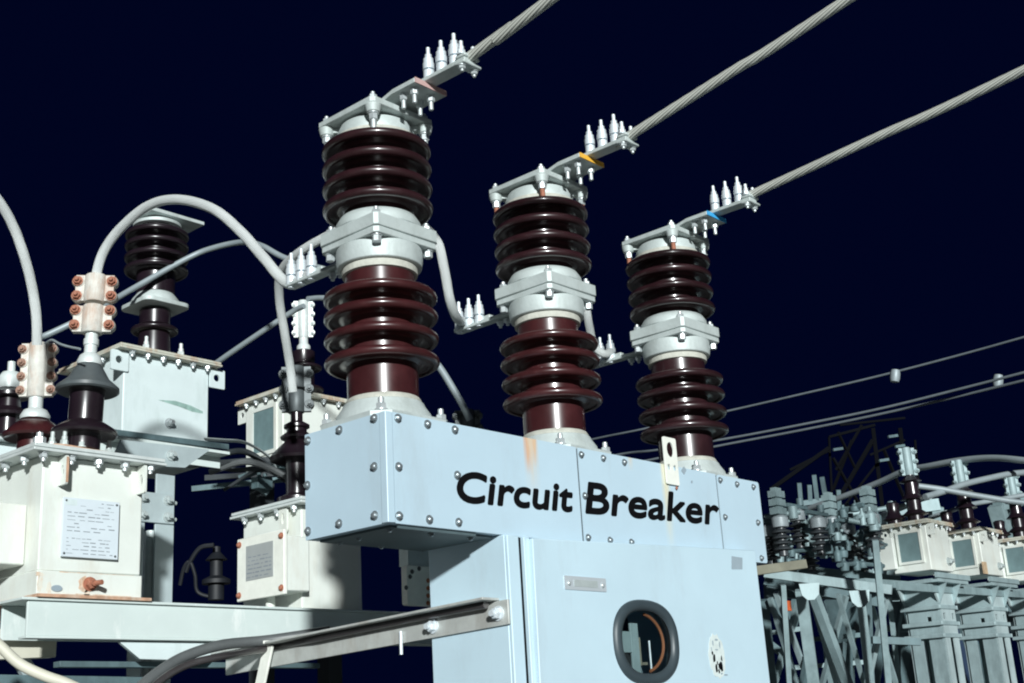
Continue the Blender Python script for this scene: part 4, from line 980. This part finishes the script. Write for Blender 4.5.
# far cables of that bay
def far_c(pts, d, r, lab, m='bgcab', g='cables of the next bay'):
    cable('far_cable', [at(x, y, d=(d if not isinstance(d, (list, tuple)) else d[0]+(d[1]-d[0])*i/(len(pts)-1))) for i, (x, y) in enumerate(pts)], r, m, lab, 'cable', g, n=10)
far_c([(800, 512), (822, 504), (850, 494), (880, 482), (905, 471), (930, 466), (960, 460.5), (990, 458), (1020, 460), (1060, 466)], (11, 8.8), .024, 'long pale far cable sweeping over the first far clamp to the right edge', 'alu2')
far_c([(925, 497), (945, 491), (965, 484), (990, 478), (1010, 474), (1030, 472)], (8.7, 9.3), .022, 'far cable rising from the first far clamp past the second', 'alu2')
far_c([(918, 486), (940, 489), (962, 493), (985, 497), (1010, 501), (1035, 504)], 8.8, .020, 'far cable sagging right from the first far clamp below the others', 'alu2')
far_c([(858, 519), (885, 514), (905, 507), (920, 500), (930, 497)], (11, 9), .018, 'thin far cable from the disconnector to the first far clamp')
far_c([(930, 518), (950, 511), (968, 505), (990, 501), (1030, 494)], (9.5, 10), .018, 'thin far cable behind the second far clamp')
# frame behind transformers
t = thing('steel_gantry', 'low grey portal frame behind the far transformers', 'gantry', at(960, 560, d=11))
o = t.location.copy()
def gbar(p0, p1, d0, d1, w, nm, m='msteel'):
    a, b = at(*p0, d=d0), at(*p1, d=d1)
    if p1[1] >= 690 and a.z > b.z: b = a+(b-a)*(a.z/(a.z-b.z))      # legs and long braces reach the ground
    bm = bmesh.new(); bar(bm, a-o, b-o, w, w); obj(nm, bm, m, t)
gbar((885, 512), (938, 505), 11, 11, .10, 'beam'); gbar((890, 514), (890, 600), 11, 11, .12, 'leg'); gbar((936, 507), (938, 540), 11, 11, .1, 'leg')
gbar((998, 506), (1040, 496), 11, 11.5, .09, 'beam'); gbar((996, 505), (1012, 560), 11, 11, .12, 'leg'); gbar((1008, 506), (1030, 545), 11.2, 11.2, .07, 'brace')

# disconnector row on a frame, left part of that background
KD = .72
def small_ins(px, py, d, label, h=.30, top='jaw', m='msteel', s=1.):
    d *= KD; s *= KD*.84; o = at(px, py, d=d); t = thing('post_insulator', label, 'insulator', o, 'disconnector insulators in the next bay')
    bm = bmesh.new(); P = [(.05, 0), (.05, .04)]
    for k in range(4): z = .07+k*.06; P += [(.05, z-.012), (.10, z-.008), (.104, z+.004), (.05, z+.03)]
    P += [(.05, .30)]
    lathe(bm, [(r*s, z*s) for r, z in P], n=20); ib = obj('insulator', bm, 'porcf', t)
    bm = bmesh.new(); lathe(bm, [(.085*s, .3005*s), (.09*s, .33*s), (.09*s, .40*s), (.05*s, .43*s)], n=18); obj('cap', bm, 'greycap', t)
    bm = bmesh.new()
    if top == 'jaw':
        for k in range(3): bx(bm, -.10*s, .08*s, -.05*s, .05*s, (.435+.09*k)*s, (.505+.09*k)*s)
        bx(bm, -.07*s, .05*s, -.03*s, .03*s, .431*s, .72*s)
    else:
        bar(bm, (-.22*s, 0, .46*s), (.22*s, .0, .46*s), .05*s, .04*s); cyl(bm, (.10*s, 0, .48*s), (.10*s, 0, .56*s), .04*s)
    obj('contact', bm, m, t)
SI = [(784, 556, 11.2, 'far post insulator with a tall grey contact stack, just right of the housing end', .3, 'jaw'),
      (801, 548, 11.8, 'far post insulator with a flat contact bar, second from the housing end', .3, 'bar'),
      (822, 556, 11.5, 'far low post insulator with contact bar under the pale cable', .3, 'bar'),
      (836, 552, 12.2, 'far post insulator with tall contact stack in the middle of the disconnector row', .3, 'jaw'),
      (852, 560, 12.0, 'far post insulator with contact bar above the long frame beam', .3, 'bar'),
      (876, 552, 11.6, 'far post insulator with tall contact stack next to the cream terminal box', .3, 'jaw'),
      (772, 565, 11.4, 'far post insulator half hidden by the cabinet corner', .3, 'bar'),
      (862, 575, 12.6, 'far dim post insulator at the back of the disconnector row', .3, 'bar'),
      (812, 572, 12.4, 'far dim post insulator low behind the wooden board', .3, 'bar')]
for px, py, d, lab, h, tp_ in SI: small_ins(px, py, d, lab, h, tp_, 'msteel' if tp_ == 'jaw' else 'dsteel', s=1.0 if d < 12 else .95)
t = thing('disconnector_frame', 'long far steel frame on many legs carrying the disconnector row', 'frame', at(820, 700, d=10.5*KD)); o = t.location.copy()
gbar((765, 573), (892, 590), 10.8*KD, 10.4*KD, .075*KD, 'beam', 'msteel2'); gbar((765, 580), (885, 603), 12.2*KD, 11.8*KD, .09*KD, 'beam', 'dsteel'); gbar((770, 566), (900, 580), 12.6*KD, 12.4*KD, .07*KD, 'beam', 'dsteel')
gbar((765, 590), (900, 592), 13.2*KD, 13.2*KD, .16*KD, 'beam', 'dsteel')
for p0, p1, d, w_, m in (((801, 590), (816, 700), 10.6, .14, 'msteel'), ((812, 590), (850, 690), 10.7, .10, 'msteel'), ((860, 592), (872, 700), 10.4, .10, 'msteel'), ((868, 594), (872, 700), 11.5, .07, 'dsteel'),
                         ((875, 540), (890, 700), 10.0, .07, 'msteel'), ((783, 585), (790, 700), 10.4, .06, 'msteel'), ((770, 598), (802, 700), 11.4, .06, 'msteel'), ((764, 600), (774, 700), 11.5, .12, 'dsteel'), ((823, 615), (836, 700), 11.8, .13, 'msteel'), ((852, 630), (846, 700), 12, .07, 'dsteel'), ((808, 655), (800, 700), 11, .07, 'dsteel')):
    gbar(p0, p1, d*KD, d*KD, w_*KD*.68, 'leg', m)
for p0, p1, d in (((872, 640), (920, 642), 11), ((880, 628), (925, 630), 13), ((765, 640), (790, 660), 12.5)): gbar(p0, p1, d*KD, d*KD, .06*KD, 'brace', 'dsteel')
for px, py in ((809, 587), (859, 594)):
    q = at(px, py, d=10.3*KD); bm = bmesh.new(); prism(bm, [(-.06, .02), (.06, .02), (.05, -.045), (.02, -.075), (-.02, -.075), (-.05, -.045)], q-o, RT.cross(Vector((0, 0, 1))).cross(Vector((0, 0, 1)))*-1, (0, 0, 1), .012); gp = obj('gusset', bm, 'msteel2', t)
# slender braces between the frame legs
t = thing('brace_set', 'slender pale crossing braces between the legs of the far disconnector frame', 'bracing', at(830, 700, d=8)); o = t.location.copy()
for p0, p1, d, w_, m in (((776, 592), (812, 690), 7.9, .030, 'msteel2'), ((800, 600), (772, 690), 8.2, .035, 'msteel'), ((812, 598), (842, 700), 7.8, .032, 'msteel2'), ((846, 596), (818, 700), 8.3, .030, 'msteel'), ((858, 600), (826, 660), 8.5, .03, 'dsteel'),
                         ((838, 594), (866, 690), 8.1, .028, 'msteel'), ((886, 600), (866, 690), 8.0, .03, 'msteel2'), ((872, 606), (898, 690), 8.6, .03, 'msteel'), ((764, 634), (806, 628), 8.5, .03, 'msteel'), ((806, 640), (870, 634), 8.6, .03, 'dsteel'), ((790, 668), (866, 662), 8.7, .03, 'msteel'),
                         ((889, 596), (900, 690), 8.7, .035, 'msteel'), ((902, 604), (886, 690), 9.0, .03, 'dsteel')):
    gbar(p0, p1, d, d+.1, w_, 'strut', m)
# more dim structure: V braced truss and columns behind
t = thing('far_truss', 'dim far steel truss behind the disconnector frame', 'truss', at(900, 700, d=14)); o = t.location.copy()
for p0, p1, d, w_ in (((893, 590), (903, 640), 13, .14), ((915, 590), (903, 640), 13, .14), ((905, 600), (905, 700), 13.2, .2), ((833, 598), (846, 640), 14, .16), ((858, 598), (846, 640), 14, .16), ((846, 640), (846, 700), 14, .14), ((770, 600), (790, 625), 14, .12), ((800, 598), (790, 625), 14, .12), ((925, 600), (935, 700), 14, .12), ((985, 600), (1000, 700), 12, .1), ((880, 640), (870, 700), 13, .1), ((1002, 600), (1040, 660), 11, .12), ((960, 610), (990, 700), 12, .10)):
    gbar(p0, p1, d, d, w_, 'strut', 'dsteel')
# cabinet-like dark blue shape low on the right and orange tag
q = at(965, 660, d=13)
kb = thing('far_kiosk', 'dim blue kiosk low between the far columns', 'kiosk', (q.x, q.y, 0));
bm = bmesh.new(); bx(bm, -.35, .35, -.2, .2, 0, q.z+.40); obj('body', bm, 'kiosk', kb, bevel=.01); bm = bmesh.new(); bx(bm, -.40, .40, -.25, .25, q.z+.401, q.z+.45); obj('roof', bm, 'kiosk', kb, bevel=.01)
q = at(788, 604, d=8.5); bm = bmesh.new(); bx(bm, q.x-.02, q.x+.02, q.y-.012, q.y+.012, q.z-.045, q.z+.02); tag(obj('orange_tag', bm, 'orange'), 'small orange tag low among the far frame legs', 'tag')
# wooden board poking out
bm = bmesh.new(); bar(bm, at(740, 573, d=6.9), at(805, 564, d=7.1), .04, .05); tag(obj('wooden_board', bm, 'board', bevel=.004), 'weathered yellowish board at the housing end above the far frame', 'board')
# horizontal blades of the disconnector
for p0, p1, d, lab in (((764, 517), (800, 512), 11.5, 'thin far contact arm running behind the housing end'), ((800, 530), (842, 533), 11.8, 'far contact arm under the long pale cable'), ((842, 516), (905, 505), 12.5, 'far sloping tube behind the disconnector row'), ((848, 520), (880, 526), 11.5, 'short far contact arm beside the cream terminal box'), ((775, 545), (815, 540), 12.4, 'dim far contact arm low beside the housing'), ((826, 545), (870, 540), 12.4, 'dim far contact arm in the middle of the row')):
    bm = bmesh.new(); d *= KD; a, b = at(*p0, d=d), at(*p1, d=d); cyl(bm, a, b, .018, 10); cyl(bm, a+(b-a)*.8-Vector((0, 0, .04)), a+(b-a)*.8+Vector((0, 0, .04)), .034, 10)
    tag(obj('contact_arm', bm, 'msteel'), lab, 'contact arm', 'contact arms of the disconnector')
random.seed(21)
for k in range(60):
    d = random.uniform(7.6, 11.5); px, py = random.uniform(768, 862), random.uniform(508, 570); l = random.uniform(8, 30); sl = random.uniform(-.35, .25)
    bm = bmesh.new(); a, b = at(px, py, d=d), at(px+l, py+l*sl, d=d+random.uniform(-.2, .3)); cyl(bm, a, b, random.uniform(.007, .018), 8)
    for f in (random.uniform(.1, .4), random.uniform(.6, .95)):
        q = a.lerp(b, f); r = random.uniform(.012, .028); h = random.uniform(.02, .06); lathe(bm, [(r, -h), (r*1.2, -h*.3), (r*1.2, h*.2), (r*.5, h*.6), (r*.5, h)], q, n=10)
    tag(obj('switch_linkage', bm, random.choice(("dsteel", "dsteel", "msteel"))), 'small grey rod with knuckles in the tangle of far switchgear beside the housing end', 'linkage', 'rods in the far switchgear')
# tall thin posts and lattice gantry, dim
t = thing('far_rack', 'dim teal rack of thin uprights above the disconnector', 'rack', at(815, 520, d=15)); o = t.location.copy()
for x0, y0, x1, y1 in ((799, 483, 801, 508), (809, 485, 810, 503), (814, 475, 818, 508), (822, 477, 826, 500), (838, 490, 839, 510)): gbar((x0, y0), (x1, y1), 15, 15, .05, 'upright', 'dsteel')
gbar((800, 504), (828, 500), 15, 15, .06, 'beam', 'dsteel')
t = thing('lattice_tower', 'far lattice gantry above the equipment, its night dimness put into the colour', 'tower', at(880, 520, d=30)); o = t.location.copy()
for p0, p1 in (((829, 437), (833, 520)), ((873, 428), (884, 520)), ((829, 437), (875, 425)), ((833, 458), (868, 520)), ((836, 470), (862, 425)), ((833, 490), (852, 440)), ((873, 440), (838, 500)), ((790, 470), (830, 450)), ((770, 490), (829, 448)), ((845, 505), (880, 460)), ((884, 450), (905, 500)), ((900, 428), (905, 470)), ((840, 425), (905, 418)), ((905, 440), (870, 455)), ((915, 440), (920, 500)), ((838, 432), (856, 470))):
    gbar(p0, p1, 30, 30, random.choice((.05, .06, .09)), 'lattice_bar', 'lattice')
for px, py in ((838, 450), (900, 447), (893, 437), (884, 461)):
    bm = bmesh.new(); q = at(px, py, d=29.8)-o; bar(bm, q-Vector((.12, -.06, 0)), q+Vector((.12, -.06, .04)), .05, .06); obj('fitting', bm, 'dsteel', t)
# thin overhead wires with spacers
WL = ['highest thin far overhead wire with a spacer block', 'middle thin far overhead wire', 'lowest thin far overhead wire with small clamp at right']
WP = [[(560, 447), (600, 437.7), (641, 429.5), (731, 410.3), (800, 394.5), (879, 376), (960, 355), (1030, 335.5)],
      [(560, 467), (622, 454), (657, 450), (731, 438), (800, 425), (879, 409), (960, 389), (1030, 371)],
      [(560, 478), (640, 462), (718, 446), (800, 430.5), (879, 414.4), (960, 396), (1030, 379)]]
for i, pts in enumerate(WP):
    t = tag(obj('overhead_wire', (lambda b: (tube(b, [at(x, y, d=18+(14-18)*k/(len(pts)-1)) for k, (x, y) in enumerate(pts)], .014 if i == 0 else .016, n=8), b)[1])(bmesh.new()), 'wired'), WL[i], 'wire', 'thin overhead wires')
    if i != 1:
        q = at(*((895, 376) if i == 0 else (998, 381)), d=14.8); bm = bmesh.new(); lathe(bm, [(.05, -.07), (.06, -.03), (.06, .03), (.05, .07)], q, (.1, -.2, 1), n=10); obj('spacer', bm, 'bgcab', t)
